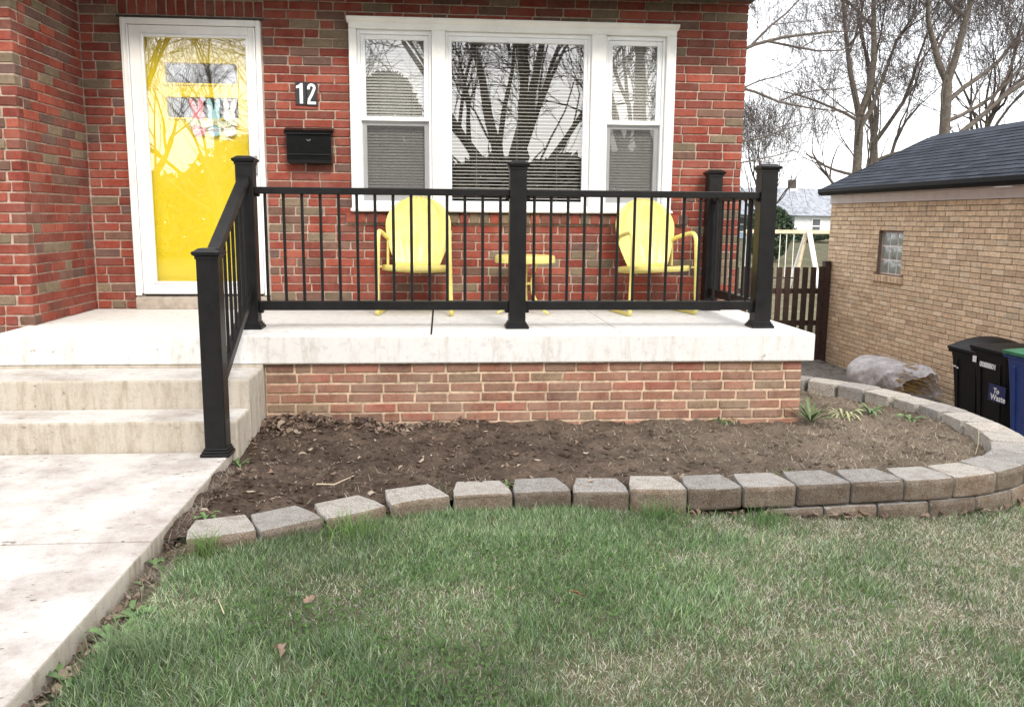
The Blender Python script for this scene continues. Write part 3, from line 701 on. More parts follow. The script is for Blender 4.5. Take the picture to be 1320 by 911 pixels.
# ------------------------------------------------------------------ porch
porch = thing('porch', 'white concrete porch slab on a brick base with two concrete steps', 'porch', (0, -0.75, -0.55))
PF, PX0, PX1 = -1.487, -2.575, 2.292
jx = (-0.063, 1.104)
for a, b, k in ((PX0, jx[0] - 0.006, 0), (jx[0] + 0.006, jx[1] - 0.002, 1), (jx[1] + 0.002, PX1, 2)):
    MB().box(a, b, PF + 0.0235, -0.012, -0.160, 0.0).build('slab', 'slab_white', porch, 0.003, False, 1)
MB().box(PX0, PX1, PF, PF + 0.0235, -0.168, 0.0).build('slab_edge', 'slab_white', porch, 0.009, False, 2)
MB().box(PX0 + .02, PX1 - .02, PF + 0.03, -0.03, -0.166, -0.05).build('slab_core', 'lintel_steel', porch)
STX = -1.045
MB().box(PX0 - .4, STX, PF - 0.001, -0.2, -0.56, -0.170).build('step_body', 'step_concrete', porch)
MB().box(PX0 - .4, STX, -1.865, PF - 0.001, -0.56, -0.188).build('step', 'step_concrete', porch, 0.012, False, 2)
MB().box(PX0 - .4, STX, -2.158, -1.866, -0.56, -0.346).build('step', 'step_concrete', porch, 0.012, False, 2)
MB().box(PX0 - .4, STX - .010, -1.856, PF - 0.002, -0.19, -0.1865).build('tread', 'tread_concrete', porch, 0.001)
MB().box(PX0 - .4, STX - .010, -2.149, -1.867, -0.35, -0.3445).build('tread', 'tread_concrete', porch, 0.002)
BF = -1.452; BX0, BX1 = STX + 0.004, 2.238; BCH = 0.0602
brec = lay((BX0, BF, 0), (1, 0), BX1 - BX0, -0.174 - 7 * BCH, 7, 0.1985, BCH, [], PALB, 0.0125, 0.14)
brec += lay((BX1, BF, 0), (0, 1), 1.42, -0.174 - 7 * BCH, 7, 0.1985, BCH, [], PALB, 0.0125, 0.1, trim=lambda c: (0.1, 1.42))
place_bricks(brec, porch, 'dusty_brick_one', 'dusty_brick_one', 300)
bb = MB(); bb.box(BX0, BX1 - 0.006, BF + 0.007, -0.05, -0.70, -0.172); bb.build('base_core', 'mortar_base', porch)

# ------------------------------------------------------------------ railing
rail = thing('porch_railing', 'black metal railing along the porch front, side and steps', 'railing', (0.47, -1.15, 0))
RY = -1.15
def post(x, y, z0, z1, hw=0.052):
    p = MB().box(x - hw, x + hw, y - hw, y + hw, z0, z1 - 0.03).build('post', 'rail_black', rail, 0.005, False, 2)
    c = MB(); k = hw
    for (h0, w0), (h1, w1) in zip([(0, k + .004), (.014, k + .004), (.020, k + .014), (.034, k + .017), (.040, k + .006), (.052, k - .012)][:-1], [(.014, k + .004), (.020, k + .014), (.034, k + .017), (.040, k + .006), (.052, k - .012)]):
        zz0, zz1 = z1 - .055 + h0, z1 - .055 + h1
        v = [(x + sx * w0, y + sy * w0, zz0) for sx, sy in ((-1, -1), (1, -1), (1, 1), (-1, 1))] + [(x + sx * w1, y + sy * w1, zz1) for sx, sy in ((-1, -1), (1, -1), (1, 1), (-1, 1))]
        c.add(v, [(0, 1, 5, 4), (1, 2, 6, 5), (2, 3, 7, 6), (3, 0, 4, 7)])
        if h1 == .052: c.f.append(tuple(len(c.v) - 4 + i for i in range(4)))
    c.build('post_cap', 'rail_black', p)
    q = MB()
    for h0, h1, w0 in ((0, .018, k + .021), (.018, .030, k + .014), (.030, .042, k + .007)): q.box(x - w0, x + w0, y - w0, y + w0, z0 + h0, z0 + h1 - 0.0005)
    q.build('post_base', 'rail_black', p, 0.003); return p
PXU, PXM, PXR = -1.172, 0.475, 2.062
PBY = -0.10
post(PXU, RY, 0.0, 1.045); post(PXM, RY, 0.0, 1.037); post(PXR, RY, 0.0, 1.040); post(2.055, PBY, 0.0, 1.060)
SPX, SPY = -1.132, -2.205
post(SPX, SPY, ZW, 0.535)
bal_me = MB().tube([(0, 0, 0), (0, 0, 1)], 0.0095, 8, False).mesh('baluster', 0, True); bal_me.materials.append(MATS['rail_black'])
def baluster(x, y, z0, z1):
    o = bpy.data.objects.new('baluster', bal_me); COL.objects.link(o); o.location = (x, y, z0); o.scale = (1, 1, z1 - z0)
    o.parent = rail; o.matrix_parent_inverse = parent_inv(rail)
TZ0, TZ1, BZ0, BZ1 = 0.820, 0.862, 0.114, 0.172
def rails(a, b, n):
    (x0, y0), (x1, y1) = a, b; L = math.hypot(x1 - x0, y1 - y0); ux, uy = (x1 - x0) / L, (y1 - y0) / L
    t = MB().bar((x0, y0, (TZ0 + TZ1) / 2), (x1, y1, (TZ0 + TZ1) / 2), 0.062, TZ1 - TZ0).build('top_rail', 'rail_black', rail, 0.004, False, 2)
    q = MB().bar((x0, y0, (BZ0 + BZ1) / 2), (x1, y1, (BZ0 + BZ1) / 2), 0.045, BZ1 - BZ0).build('bottom_rail', 'rail_black', rail, 0.004, False, 2)
    for s in (0.012, L - 0.012):
        for z, tt in ((TZ0 - 0.016, t), (BZ0 - 0.016, q)):
            MB().bar((x0 + ux * (s - .012), y0 + uy * (s - .012), z + .008), (x0 + ux * (s + .012), y0 + uy * (s + .012), z + .008), 0.04, 0.018).build('bracket', 'rail_black', tt, 0.003)
    for i in range(n):
        s = (i + 0.5) * L / n; baluster(x0 + ux * s, y0 + uy * s, BZ1 - .002, TZ0 + .002)
rails((PXU + .052, RY), (PXM - .052, RY), 14); rails((PXM + .052, RY), (PXR - .052, RY), 14); rails((PXR - .003, RY + .052), (2.055, PBY - .052), 8)
# stair section
sy0, sy1 = SPY + 0.052, RY - 0.052
tz = lambda y: 0.487 + (y - sy0) / (sy1 - sy0) * (0.905 - 0.487)
bz = lambda y: -0.185 + (y - sy0) / (sy1 - sy0) * (0.205 + 0.185)
sxx = lambda y: SPX + (y - sy0) / (sy1 - sy0) * (PXU - SPX)
MB().bar((SPX, sy0, tz(sy0)), (PXU, sy1, tz(sy1)), 0.062, 0.045).build('top_rail', 'rail_black', rail, 0.004, False, 2)
MB().bar((SPX, sy0, bz(sy0)), (PXU, sy1, bz(sy1)), 0.045, 0.055).build('bottom_rail', 'rail_black', rail, 0.004, False, 2)
for i in range(8):
    y = sy0 + (i + 0.5) * (sy1 - sy0) / 8; baluster(sxx(y), y, bz(y) + .02, tz(y) - .015)

# ------------------------------------------------------------------ chairs and table
def make_chair(loc, rz, label):
    t = thing('lawn_chair', label, 'chair', (0, 0, 0), 'yellow metal chairs on the porch')
    # shell back
    n, mrow = 25, 20; V, F = [], []
    hh = 0.50
    def halfw(u):
        return 0.155 + 0.082 * math.sin(min(u / 0.60, 1) * PI / 2) if u < 0.60 else 0.237 * math.sqrt(max(0.0, 1 - ((u - 0.60) / 0.40) ** 2)) 
    us = [0.60 * i / 9 for i in range(10)] + [0.60 + 0.40 * math.sin(PI / 2 * i / 10) for i in range(1, 11)]
    for u in us:
        wv = max(halfw(u), 0.012)
        for i in range(n):
            s = -1 + 2 * i / (n - 1); x = s * wv
            curl = -0.050 * (abs(x) / 0.237) ** 2.2
            rib = 0.015 * abs(math.sin(s * PI * 2.5)) * min(1, u * 3) * min(1, (1.02 - u) * 4)
            rim = -0.010 * max(0, abs(s) - 0.9) * 10 * 0.5
            V.append((x, 0.075 + 0.100 * u + 0.02 * math.sin(u * PI) + curl + rib + rim, 0.335 + hh * u))
    for r_ in range(len(us) - 1):
        for i in range(n - 1):
            k = r_ * n + i; F.append((k, k + 1, k + n + 1, k + n))
    o = MB().add(V, F).build('backrest', 'chair_yellow', t, 0, True)
    sm = o.modifiers.new('thick', 'SOLIDIFY'); sm.thickness = 0.006; sm.offset = 1
    # seat pan with rolled lip
    V, F = [], []; a, bq = 0.232, 0.225; n = 40
    def ring(k, z, dip=0):
        out_ = []
        for i in range(n):
            th = 2 * PI * i / n; c, s = math.cos(th), math.sin(th); p = 4.0
            q = (abs(c) ** p + abs(s) ** p) ** (-1 / p); x, y = a * c * q * k, bq * s * q * k - 0.035
            out_.append((x, y, z - 0.035 * (y + 0.2) / 0.4 - 0.012 * (1 - min(1, (abs(c * q * k)) ** 2))))
        return out_
    for k, z in ((0.05, 0.352), (0.45, 0.353), (0.8, 0.358), (0.95, 0.362), (1.0, 0.358), (1.012, 0.345), (1.012, 0.322)): V += ring(k, z)
    for r_ in range(6):
        for i in range(n): F.append((r_ * n + i, r_ * n + (i + 1) % n, (r_ + 1) * n + (i + 1) % n, (r_ + 1) * n + i))
    F.append(tuple(range(n)))
    o = MB().add(V, F).build('seat', 'chair_yellow', t, 0, True)
    sm = o.modifiers.new('thick', 'SOLIDIFY'); sm.thickness = 0.004
    def smooth_path(pts, it=2):
        pts = [Vector(p) for p in pts]
        for _ in range(it):
            q = [pts[0]]
            for p0, p1 in zip(pts[:-1], pts[1:]): q += [p0 * .75 + p1 * .25, p0 * .25 + p1 * .75]
            pts = q + [pts[-1]]
        return pts
    for sg in (-1, 1):
        p = [(sg * 0.220, 0.115, 0.53), (sg * 0.236, 0.06, 0.555), (sg * 0.243, -0.10, 0.585), (sg * 0.246, -0.205, 0.592), (sg * 0.248, -0.232, 0.50), (sg * 0.255, -0.232, 0.20), (sg * 0.260, -0.236, 0.055),
             (sg * 0.260, -0.235, 0.012), (sg * 0.258, -0.16, 0.012), (sg * 0.252, 0.12, 0.012), (sg * 0.245, 0.17, 0.012)]
        MB().tube(smooth_path(p, 3), 0.0155, 10).build('arm_leg', 'chair_yellow', t, 0, True)
        q = MB(); q.tube([(sg * 0.232, -0.20, 0.345), (sg * 0.25, -0.228, 0.345)], 0.008, 6); q.tube([(sg * 0.225, 0.11, 0.34), (sg * 0.222, 0.11, 0.535)], 0.010, 6); q.build('bracket', 'chair_yellow', t, 0, True)
    MB().tube([(-0.246, 0.17, 0.012), (0.246, 0.17, 0.012)], 0.0125, 8).build('stretcher', 'chair_yellow', t, 0, True)
    t.location = loc; t.rotation_euler = (0, 0, rz); return t
make_chair((-0.175, -0.275, 0.0), math.radians(-4), 'yellow metal shell-back lawn chair nearest the mailbox')
make_chair((1.548, -0.270, 0.0), math.radians(11), 'yellow metal shell-back lawn chair nearest the house corner, turned slightly')
tb = thing('side_table', 'round yellow metal side table between the two chairs', 'table', (0.605, -0.33, 0))
q = MB(); q.lathe([(0.02, .418), (0.185, .416), (0.205, .422), (0.214, .420), (0.219, .410), (0.219, .372), (0.214, .370), (0.212, .40), (0.02, .402)], (0.605, -0.33, 0), 40); q.build('table_top', 'chair_yellow', tb, 0, True)
for k in range(3):
    a = math.radians(-62 + 120 * k + 20); pts = []
    for r_, z in ((0.115, .39), (0.085, .32), (0.060, .23), (0.070, .15), (0.12, .075), (0.175, .03), (0.215, .009)): pts.append((0.605 + r_ * math.cos(a), -0.33 + r_ * math.sin(a), z))
    MB().tube(pts, 0.0105, 8).build('leg', 'chair_yellow', tb, 0, True)
q = MB(); q.tube([(0.605 + 0.064 * math.cos(t), -0.33 + 0.064 * math.sin(t), 0.22) for t in np.linspace(0, 2 * PI, 25)], 0.006, 6); q.build('brace_ring', 'chair_yellow', tb, 0, True)

# ------------------------------------------------------------------ retaining wall of loose concrete blocks round the bed
FR = [(-0.955, -3.415), (-0.695, -3.345), (-0.462, -3.205), (-0.222, -3.055), (0.045, -2.958), (0.312, -2.938), (0.572, -2.918), (0.828, -2.935), (1.088, -2.945), (1.345, -2.930), (1.600, -2.918),
      (1.868, -2.895), (2.135, -2.872), (2.395, -2.843), (2.655, -2.772), (2.875, -2.655), (3.065, -2.485), (3.20, -2.265), (3.285, -2.02), (3.330, -1.765), (3.335, -1.50), (3.312, -1.235), (3.255, -0.975),
      (3.165, -0.725), (3.025, -0.50), (2.845, -0.305), (2.635, -0.145), (2.40, -0.03)]
rw = thing('retaining_wall', 'low curved wall of grey concrete blocks edging the flower bed', 'retaining wall', (1.2, -2.9, -0.6))
def block(a, b, ztop, hgt, dep, jit, seed):
    r_ = random.Random(seed); a, b = Vector((a[0], a[1], 0)), Vector((b[0], b[1], 0)); d = b - a; L = d.length; d.normalize(); nrm = Vector((-d.y, d.x, 0))
    gap = 0.0055; c = (a + b) / 2
    sh = [r_.uniform(-.006, .006) * jit for _ in range(6)]; tap = 0.030
    fw = L / 2 - gap
    # split face slightly rounded, back narrower
    prof = [(-fw, 0.008), (-fw + 0.022, -0.001), (0, -0.003 + sh[0]), (fw - 0.022, -0.001), (fw, 0.008), (fw - 0.004, dep * 0.45), (fw - tap, dep), (-fw + tap, dep), (-fw + 0.004, dep * 0.45)]
    mb = MB(); z0, z1 = ztop - hgt, ztop
    rings = [(z0, 0.0), (z0 + 0.012, -0.004), (z1 - 0.020, -0.003 + sh[1] * .4), (z1 - 0.007, 0.002), (z1, 0.011)]
    for z, ins in rings:
        for (u_, w_) in prof:
            fr = 1 - min(1, w_ / 0.06); q = c + d * (u_ * (1 - 0.008 * (ins > 0.009))) + nrm * (w_ + max(ins, -0.01) * max(fr, 0)); mb.v.append((q.x + r_.uniform(-.002, .002), q.y + r_.uniform(-.002, .002), z + sh[2] * .3 + sh[3] * u_ * .12 + r_.uniform(-.0015, .0015)))
    n = len(prof)
    for i in range(len(rings) - 1):
        for j in range(n): mb.f.append((i * n + j, i * n + (j + 1) % n, (i + 1) * n + (j + 1) % n, (i + 1) * n + j))
    mb.f.append(tuple(reversed(range(n)))); mb.f.append(tuple(range((len(rings) - 1) * n, len(rings) * n)))
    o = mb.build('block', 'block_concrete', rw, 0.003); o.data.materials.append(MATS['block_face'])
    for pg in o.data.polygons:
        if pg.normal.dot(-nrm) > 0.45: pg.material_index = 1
    return o
for i in range(len(FR) - 1):
    a, b = FR[i], FR[i + 1]; jit = 2.2 if i < 6 else 1.0
    t0 = -0.498 + rnd.uniform(-.005, .005); hb = 0.098
    if i < 4:                                          # the first stones lie a little apart and tilted
        dx, dy_ = b[0] - a[0], b[1] - a[1]
        a = (a[0] + .004, a[1]); b = (b[0] - .006, b[1] - 0.004)
    block(a, b, t0, 0.115 if i < 8 else hb, 0.205 + rnd.uniform(-.006, .006), jit, 100 + i)
    if i >= 9:                                         # lower courses appear where the ground falls away
        ncs = 1 if i < 15 else 4
        for c in range(1, ncs + 1):
            if i + 1 < len(FR) - 1:
                f = 0.5; a2 = (a[0] * (1 - f) + b[0] * f, a[1] * (1 - f) + b[1] * f); nb = FR[i + 2]; b2 = (b[0] * (1 - f) + nb[0] * f, b[1] * (1 - f) + nb[1] * f)
                if c % 2 == 0: a2, b2 = a, b
                mv = 0.014 * c; dd = Vector((b2[0] - a2[0], b2[1] - a2[1])).normalized(); nn = (dd.y * mv, -dd.x * mv)
                block((a2[0] + nn[0], a2[1] + nn[1]), (b2[0] + nn[0], b2[1] + nn[1]), -0.5 - 0.1015 * c, 0.099, 0.19, 1, 300 + i * 5 + c)

# ------------------------------------------------------------------ flower bed soil
poly = np.array([(-1.08, -3.30)] + [(p[0], p[1]) for p in FR] + [(2.25, -0.05), (-1.08, -0.05)])
cen = np.array([1.1, -1.6])
polyi = poly.copy()
for i in range(1, len(FR) + 1):                        # pull in under the stones
    d = cen - poly[i]; polyi[i] = poly[i] + d / np.linalg.norm(d) * 0.09
polyi[1] = (-0.93, -3.27); polyi[0] = (-1.08, -3.27)
def inside(px, py, P):
    px = np.asarray(px); py = np.asarray(py); r_ = np.zeros(px.shape, bool); j = len(P) - 1
    for i in range(len(P)):
        xi, yi = P[i]; xj, yj = P[j]
        cnd = ((yi > py) != (yj > py)) & (px < (xj - xi) * (py - yi) / (yj - yi + 1e-12) + xi); r_ ^= cnd; j = i
    return r_
def soil_z(x, y):
    x = np.asarray(x, float); y = np.asarray(y, float)
    z = -0.545 - 0.030 * sstep(1.2, 3.0, x) + 0.015 * sstep(-2.2, -2.8, y)
    z = z + 0.020 * (vn[1](x * 3.1, y * 3.1) - .5) + (0.022 + 0.026 * (1 - sstep(0, 1.6, x))) * (vn[2](x * 8.7, y * 8.7) - .5) + 0.024 * (vn[3](x * 19, y * 19) - .5) + 0.010 * (vn[4](x * 52, y * 52) - .5)
    z = z + 0.04 * (1 - sstep(0, 0.35, np.hypot((x + 0.80) * 0.6, (y + 1.56)))) # drift in the corner
    return z
gx = np.arange(-1.08, 3.42, 0.0125); gy = np.arange(-3.42, -0.05, 0.0125)
SX, SY = np.meshgrid(gx, gy, indexing='ij'); SZ = soil_z(SX, SY); nyy = len(gy)
I = (np.arange(len(gx) - 1)[:, None] * nyy + np.arange(nyy - 1)[None]).ravel()
q4 = np.stack([I, I + nyy, I + nyy + 1, I + 1], 1)
cx = SX.ravel()[I] + 0.00625; cyy = SY.ravel()[I] + 0.00625
q4 = q4[inside(cx, cyy, polyi) & ~((cyy > -1.40) & (cx < 2.18))]
used = np.unique(q4); mp = -np.ones(SX.size, int); mp[used] = np.arange(len(used))
Vs = np.stack([SX.ravel(), SY.ravel(), SZ.ravel()], 1)[used]
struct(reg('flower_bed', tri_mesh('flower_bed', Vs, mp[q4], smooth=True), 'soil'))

# ------------------------------------------------------------------ grass
def blades(name, P, hgt, wid, lean, cols, mat='blade', curl=0.5, seed=1):
    r_ = np.random.default_rng(seed); N = len(P); a = r_.random(N) * 2 * PI; b = r_.random(N) * 2 * PI
    dx, dy_ = np.cos(a), np.sin(a); wx, wy = np.cos(b), np.sin(b)
    lh = np.clip(lean * (0.35 + r_.random(N) * 1.3), 0, 2.2)
    out_h = np.sin(np.minimum(lh, 1.45)) * hgt; up_h = np.cos(np.minimum(lh, 1.45)) * hgt
    base = np.stack([P[:, 0], P[:, 1], P[:, 2]], 1)
    mid = base + np.stack([dx * out_h * (0.5 - 0.22 * curl), dy_ * out_h * (0.5 - 0.22 * curl), up_h * (0.5 + 0.16 * curl)], 1)
    tip = base + np.stack([dx * out_h, dy_ * out_h, up_h], 1)
    wv = np.stack([wx * wid / 2, wy * wid / 2, np.zeros(N)], 1)
    V = np.stack([base - wv, base + wv, mid - wv * .8, mid + wv * .8, tip], 1).reshape(-1, 3)
    k = np.arange(N)[:, None] * 5
    T = np.concatenate([k + np.array([[0, 1, 3]]), k + np.array([[0, 3, 2]]), k + np.array([[2, 3, 4]])], 0)
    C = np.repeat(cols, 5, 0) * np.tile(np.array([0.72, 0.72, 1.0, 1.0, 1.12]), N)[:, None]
    return reg(name, tri_mesh(name, V, T, C), mat)
def wall_front(x):
    fx = np.array([p[0] for p in FR[:18]]); fyv = np.array([p[1] for p in FR[:18]]); return np.interp(x, fx, fyv)
def straw_amt(x, y):
    s = 0.55 * vn[5](x * 1.7 + 3, y * 2.6) + 0.32 * vn[6](x * 5.3, y * 6.1) + 0.22 * vn[7](x * 14, y * 14)
    s = s + 0.23 * sstep(0.4, 2.2, x) - 0.16 * (1 - sstep(-0.4, 1.0, x)) + 0.14 * sstep(-3.5, -3.0, y) * sstep(1.4, 1.8, x) - 0.10 * sstep(-3.6, -3.1, y) * (1 - sstep(1.3, 1.7, x))
    return s
def scatter_lawn(n, y0, y1, x0, x1, seed):
    r_ = np.random.default_rng(seed); x = r_.uniform(x0, x1, n); y = r_.uniform(y0, y1, n)
    ok = (y < wall_front(x) - 0.006) | (x > 3.22)
    edge = -1.045 + 0.09 * vn[2](y * 5, y * 0 + 2) + 0.05 * sstep(-4.2, -3.2, y)
    ok &= x > edge
    return x[ok], y[ok]
x, y = scatter_lawn(400000, -5.35, -2.68, -1.05, 3.9, 5)
s = straw_amt(x, y); rr = nr.random(len(x)); isg = rr > np.clip(0.12 + 0.76 * sstep(0.28, 0.84, s + 0.22 * (vn[4](x * 26, y * 26) - .5)), 0, 1)
clump = vn[3](x * 7, y * 7)
keep = (nr.random(len(x)) < np.where(isg, 0.62 + 0.38 * clump, 1)); x, y, s, isg, clump = x[keep], y[keep], s[keep], isg[keep], clump[keep]
P = np.stack([x, y, H(x, y) - 0.004], 1); N = len(x)
g1 = np.array([0.100, 0.180, 0.066]); g2 = np.array([0.205, 0.315, 0.132]); g3 = np.array([0.280, 0.355, 0.245]); g4 = np.array([0.50, 0.55, 0.35])
s1 = np.array([0.72, 0.67, 0.53]); s2 = np.array([0.86, 0.84, 0.74]); s3 = np.array([0.48, 0.41, 0.29])
rr = nr.random(N)[:, None]; tone = vn[6](x * 2.3 + 9, y * 2.3)[:, None]
cg = np.where(rr < 0.35, g1, np.where(rr < 0.68, g2, np.where(rr < 0.88, g3, g4))) * (0.72 + 0.6 * tone)
csr = np.where(rr < 0.45, s1, np.where(rr < 0.75, s2, s3))
cols = np.where(isg[:, None], cg, csr) * (0.55 + 0.85 * nr.random(N))[:, None]
hg = np.where(isg, 0.020 + 0.036 * clump * nr.random(N) + 0.014 * (1 - np.clip(s, 0, 1)), 0.012 + 0.022 * nr.random(N))
tuft = sstep(0.62, 0.9, vn[1](x * 3.3 + 5, y * 3.3)); hg = hg * (1 + 0.55 * tuft * isg)
ln = np.where(isg, 0.62, 1.2)
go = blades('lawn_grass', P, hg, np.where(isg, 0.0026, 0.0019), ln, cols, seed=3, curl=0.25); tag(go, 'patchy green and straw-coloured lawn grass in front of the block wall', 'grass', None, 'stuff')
# clover and other low broad leaves in the greener part
n = 26000; x = nr.uniform(-1.0, 2.6, n); y = nr.uniform(-5.2, -3.1, n); ok = (y < wall_front(x) - .03) & (nr.random(n) < 0.9 * sstep(0.52, 0.72, vn[7](x * 1.9 + 2, y * 2.3)) * (1 - 0.75 * sstep(0.2, 1.4, x))); x, y = x[ok], y[ok]; n = len(x)
P = np.stack([x, y, H(x, y) + 0.012 + 0.022 * nr.random(n)], 1); a = nr.normal(size=(n, 3)); a[:, 2] *= .35; a /= np.linalg.norm(a, axis=1)[:, None]; b = np.cross(a, np.array([0, 0, 1.0]) + 0.35 * nr.normal(size=(n, 3))); b /= np.linalg.norm(b, axis=1)[:, None]
sz = (0.0045 + 0.004 * nr.random(n))[:, None]; V = np.stack([P - a * sz, P + b * sz * .8, P + a * sz, P - b * sz * .8], 1).reshape(-1, 3)
cl = np.repeat(np.array([0.085, 0.155, 0.045]) * (0.7 + 0.7 * nr.random(n))[:, None], 4, 0)
tag(reg('clover', tri_mesh('clover', V, np.arange(4 * n).reshape(n, 4), cl), 'blade'), 'patches of low broad-leaved clover among the lawn grass', 'ground cover', None, 'stuff')
# dry thatch on the bed, mostly to the right
x = nr.uniform(-0.9, 3.3, 60000); y = nr.uniform(-2.95, -0.2, 60000)
den = 0.07 + 0.75 * sstep(0.5, 2.6, x + 0.6 * (vn[5](x * 2, y * 2) - .5)) * (0.35 + 0.9 * vn[6](x * 4, y * 4)) + 0.25 * sstep(-2.35, -2.8, y) * vn[3](x * 5, y * 5)
ok = inside(x, y, polyi) & ~((y > -1.47) & (x < 2.25)) & (nr.random(60000) < den); x, y = x[ok], y[ok]; N = len(x)
rr = nr.random(N)[:, None]; cols = np.where(rr < 0.5, np.array([0.42, 0.35, 0.25]), np.where(rr < 0.8, np.array([0.56, 0.50, 0.39]), np.array([0.20, 0.14, 0.09]))) * (0.75 + 0.5 * nr.random(N))[:, None]
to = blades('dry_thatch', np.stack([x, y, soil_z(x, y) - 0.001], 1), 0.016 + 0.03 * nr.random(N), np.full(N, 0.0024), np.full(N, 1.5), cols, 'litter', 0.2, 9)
tag(to, 'thin dead grass strewn over the bare flower bed', 'dead grass', None, 'stuff')
x = -1.06 + np.abs(nr.normal(0, 0.05, 2600)); y = np.concatenate([nr.normal(-3.56, 0.09, 1300), nr.uniform(-5.0, -2.4, 1300)]); N = len(x)
rs = blades('dead_roots', np.stack([x, y, np.where(y > -3.3, soil_z(x, y), H(x, y)) + 0.004], 1), 0.02 + 0.05 * nr.random(N), np.full(N, 0.0022), np.full(N, 1.5), np.array([0.30, 0.25, 0.20]) * (0.4 + 1.1 * nr.random(N))[:, None], 'litter', 0.2, 19)
tag(rs, 'tangle of pale dead stems in the dirt strip beside the walkway', 'dead stems', None, 'stuff')
# sparse green shoots on the bed near the stones
x = nr.uniform(-0.3, 2.6, 9000); y = nr.uniform(-2.9, -2.3, 9000); dd = 0.6 * sstep(-2.45, -2.75, y) * sstep(0.6, 0.85, vn[2](x * 3, y * 3)); ok = inside(x, y, polyi) & (nr.random(9000) < dd); x, y = x[ok], y[ok]; N = len(x)
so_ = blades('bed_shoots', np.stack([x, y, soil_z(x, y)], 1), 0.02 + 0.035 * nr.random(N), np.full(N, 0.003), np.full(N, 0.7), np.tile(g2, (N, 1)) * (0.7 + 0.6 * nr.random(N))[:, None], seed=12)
tag(so_, 'short green shoots coming up along the back of the block wall', 'grass', None, 'stuff')

# ------------------------------------------------------------------ dead leaves
def leaf_shape(nn, L, W, lob, curl, seed):
    r_ = random.Random(seed); pts = []
    for i in range(nn + 1):
        t = i / nn; w0 = W * math.sin(PI * t ** 0.8) * (1 + lob * (1 if i % 2 else -1)); pts.append((t * L - L / 2, max(w0, 0.0008)))
    V, F = [], []
    c1, c2 = r_.uniform(-curl, curl), r_.uniform(-curl, curl)
    for xx, ww in pts:
        zz_ = c1 * (xx / L) ** 2 * L * 2
        V += [(xx, -ww, zz_ + abs(c2) * ww * 1.2), (xx, 0, zz_), (xx, ww, zz_ + abs(c2) * ww * 1.2 + r_.uniform(0, .002))]
    for i in range(nn):
        k = i * 3; F += [(k, k + 3, k + 4, k + 1), (k + 1, k + 4, k + 5, k + 2)]
    return V, F
LV, LF, LC = [], [], []; cnt = 0
def drop_leaf(x, y, z, L, col, tilt=0.5, seed=0):
    global cnt
    V, F = leaf_shape(5, L, L * rnd.uniform(.14, .34), rnd.choice([0, .25, .35]), 0.9, seed)
    M = Matrix.Translation((x, y, z)) @ Matrix.Rotation(rnd.uniform(0, 6.3), 4, 'Z') @ Matrix.Rotation(rnd.uniform(-tilt, tilt), 4, 'X') @ Matrix.Rotation(rnd.uniform(-tilt, tilt), 4, 'Y')
    for v in V: LV.append((M @ Vector(v))[:])
    for f in F: LF.append(tuple(i + cnt for i in f))
    LC.extend([col] * len(V)); cnt += len(V)
DEAD = [(0.19, 0.135, 0.10), (0.14, 0.10, 0.078), (0.26, 0.19, 0.145), (0.33, 0.26, 0.20), (0.105, 0.075, 0.060), (0.23, 0.155, 0.11)]
for i in range(480):                                   # drift in the corner by the steps
    t = rnd.random() ** 1.6; x_ = -1.03 + t * 1.25; y_ = -1.475 - abs(rnd.gauss(0, 0.05 + 0.10 * (1 - t)))
    pile = 0.035 * (1 - t) ** 1.5 * math.exp(-((y_ + 1.52) / 0.12) ** 2)
    drop_leaf(x_, y_, float(soil_z(x_, y_)) + 0.004 + rnd.random() * pile, rnd.uniform(.025, .065), rnd.choice(DEAD), 0.7, i)
for i in range(460):                                   # loose ones over the bed
    x_ = -1.0 + 2.6 * rnd.random() ** 1.5; y_ = rnd.uniform(-3.1, -1.5)
    if inside(np.array([x_]), np.array([y_]), polyi)[0]:
        c = rnd.choice(DEAD + [(0.38, 0.31, 0.24), (0.42, 0.34, 0.26)]); drop_leaf(x_, y_, float(soil_z(x_, y_)) + 0.005, rnd.uniform(.015, .06) * rnd.random() ** .5, c, 0.35, 1000 + i)
for i in range(420):                                   # along the edge of the walk
    y_ = rnd.uniform(-5.2, -2.4); x_ = -1.068 + abs(rnd.gauss(0, 0.045))
    if y_ < -3.6 or y_ > -3.5: drop_leaf(x_, y_, float(H(x_, y_)) + 0.008 + 0.02 * rnd.random(), rnd.uniform(.018, .05), rnd.choice(DEAD[:5]), 0.7, 2000 + i)
for i in range(60):
    x_ = rnd.uniform(0.9, 2.9); y_ = float(wall_front(x_)) - rnd.uniform(0.02, 0.05); drop_leaf(x_, y_, float(H(x_, y_)) + .02, rnd.uniform(.03, .06), rnd.choice(DEAD), 0.5, 3000 + i)
me = bpy.data.meshes.new('leaf_litter'); me.from_pydata(LV, [], LF); a = me.color_attributes.new('Col', 'FLOAT_COLOR', 'POINT')
c4 = np.ones((cnt, 4), np.float32); c4[:, :3] = np.array(LC); a.data.foreach_set('color', c4.ravel())
tag(reg('leaf_litter', me, 'litter'), 'brown fallen leaves drifted by the steps and strewn over the bed', 'leaf litter', None, 'stuff')
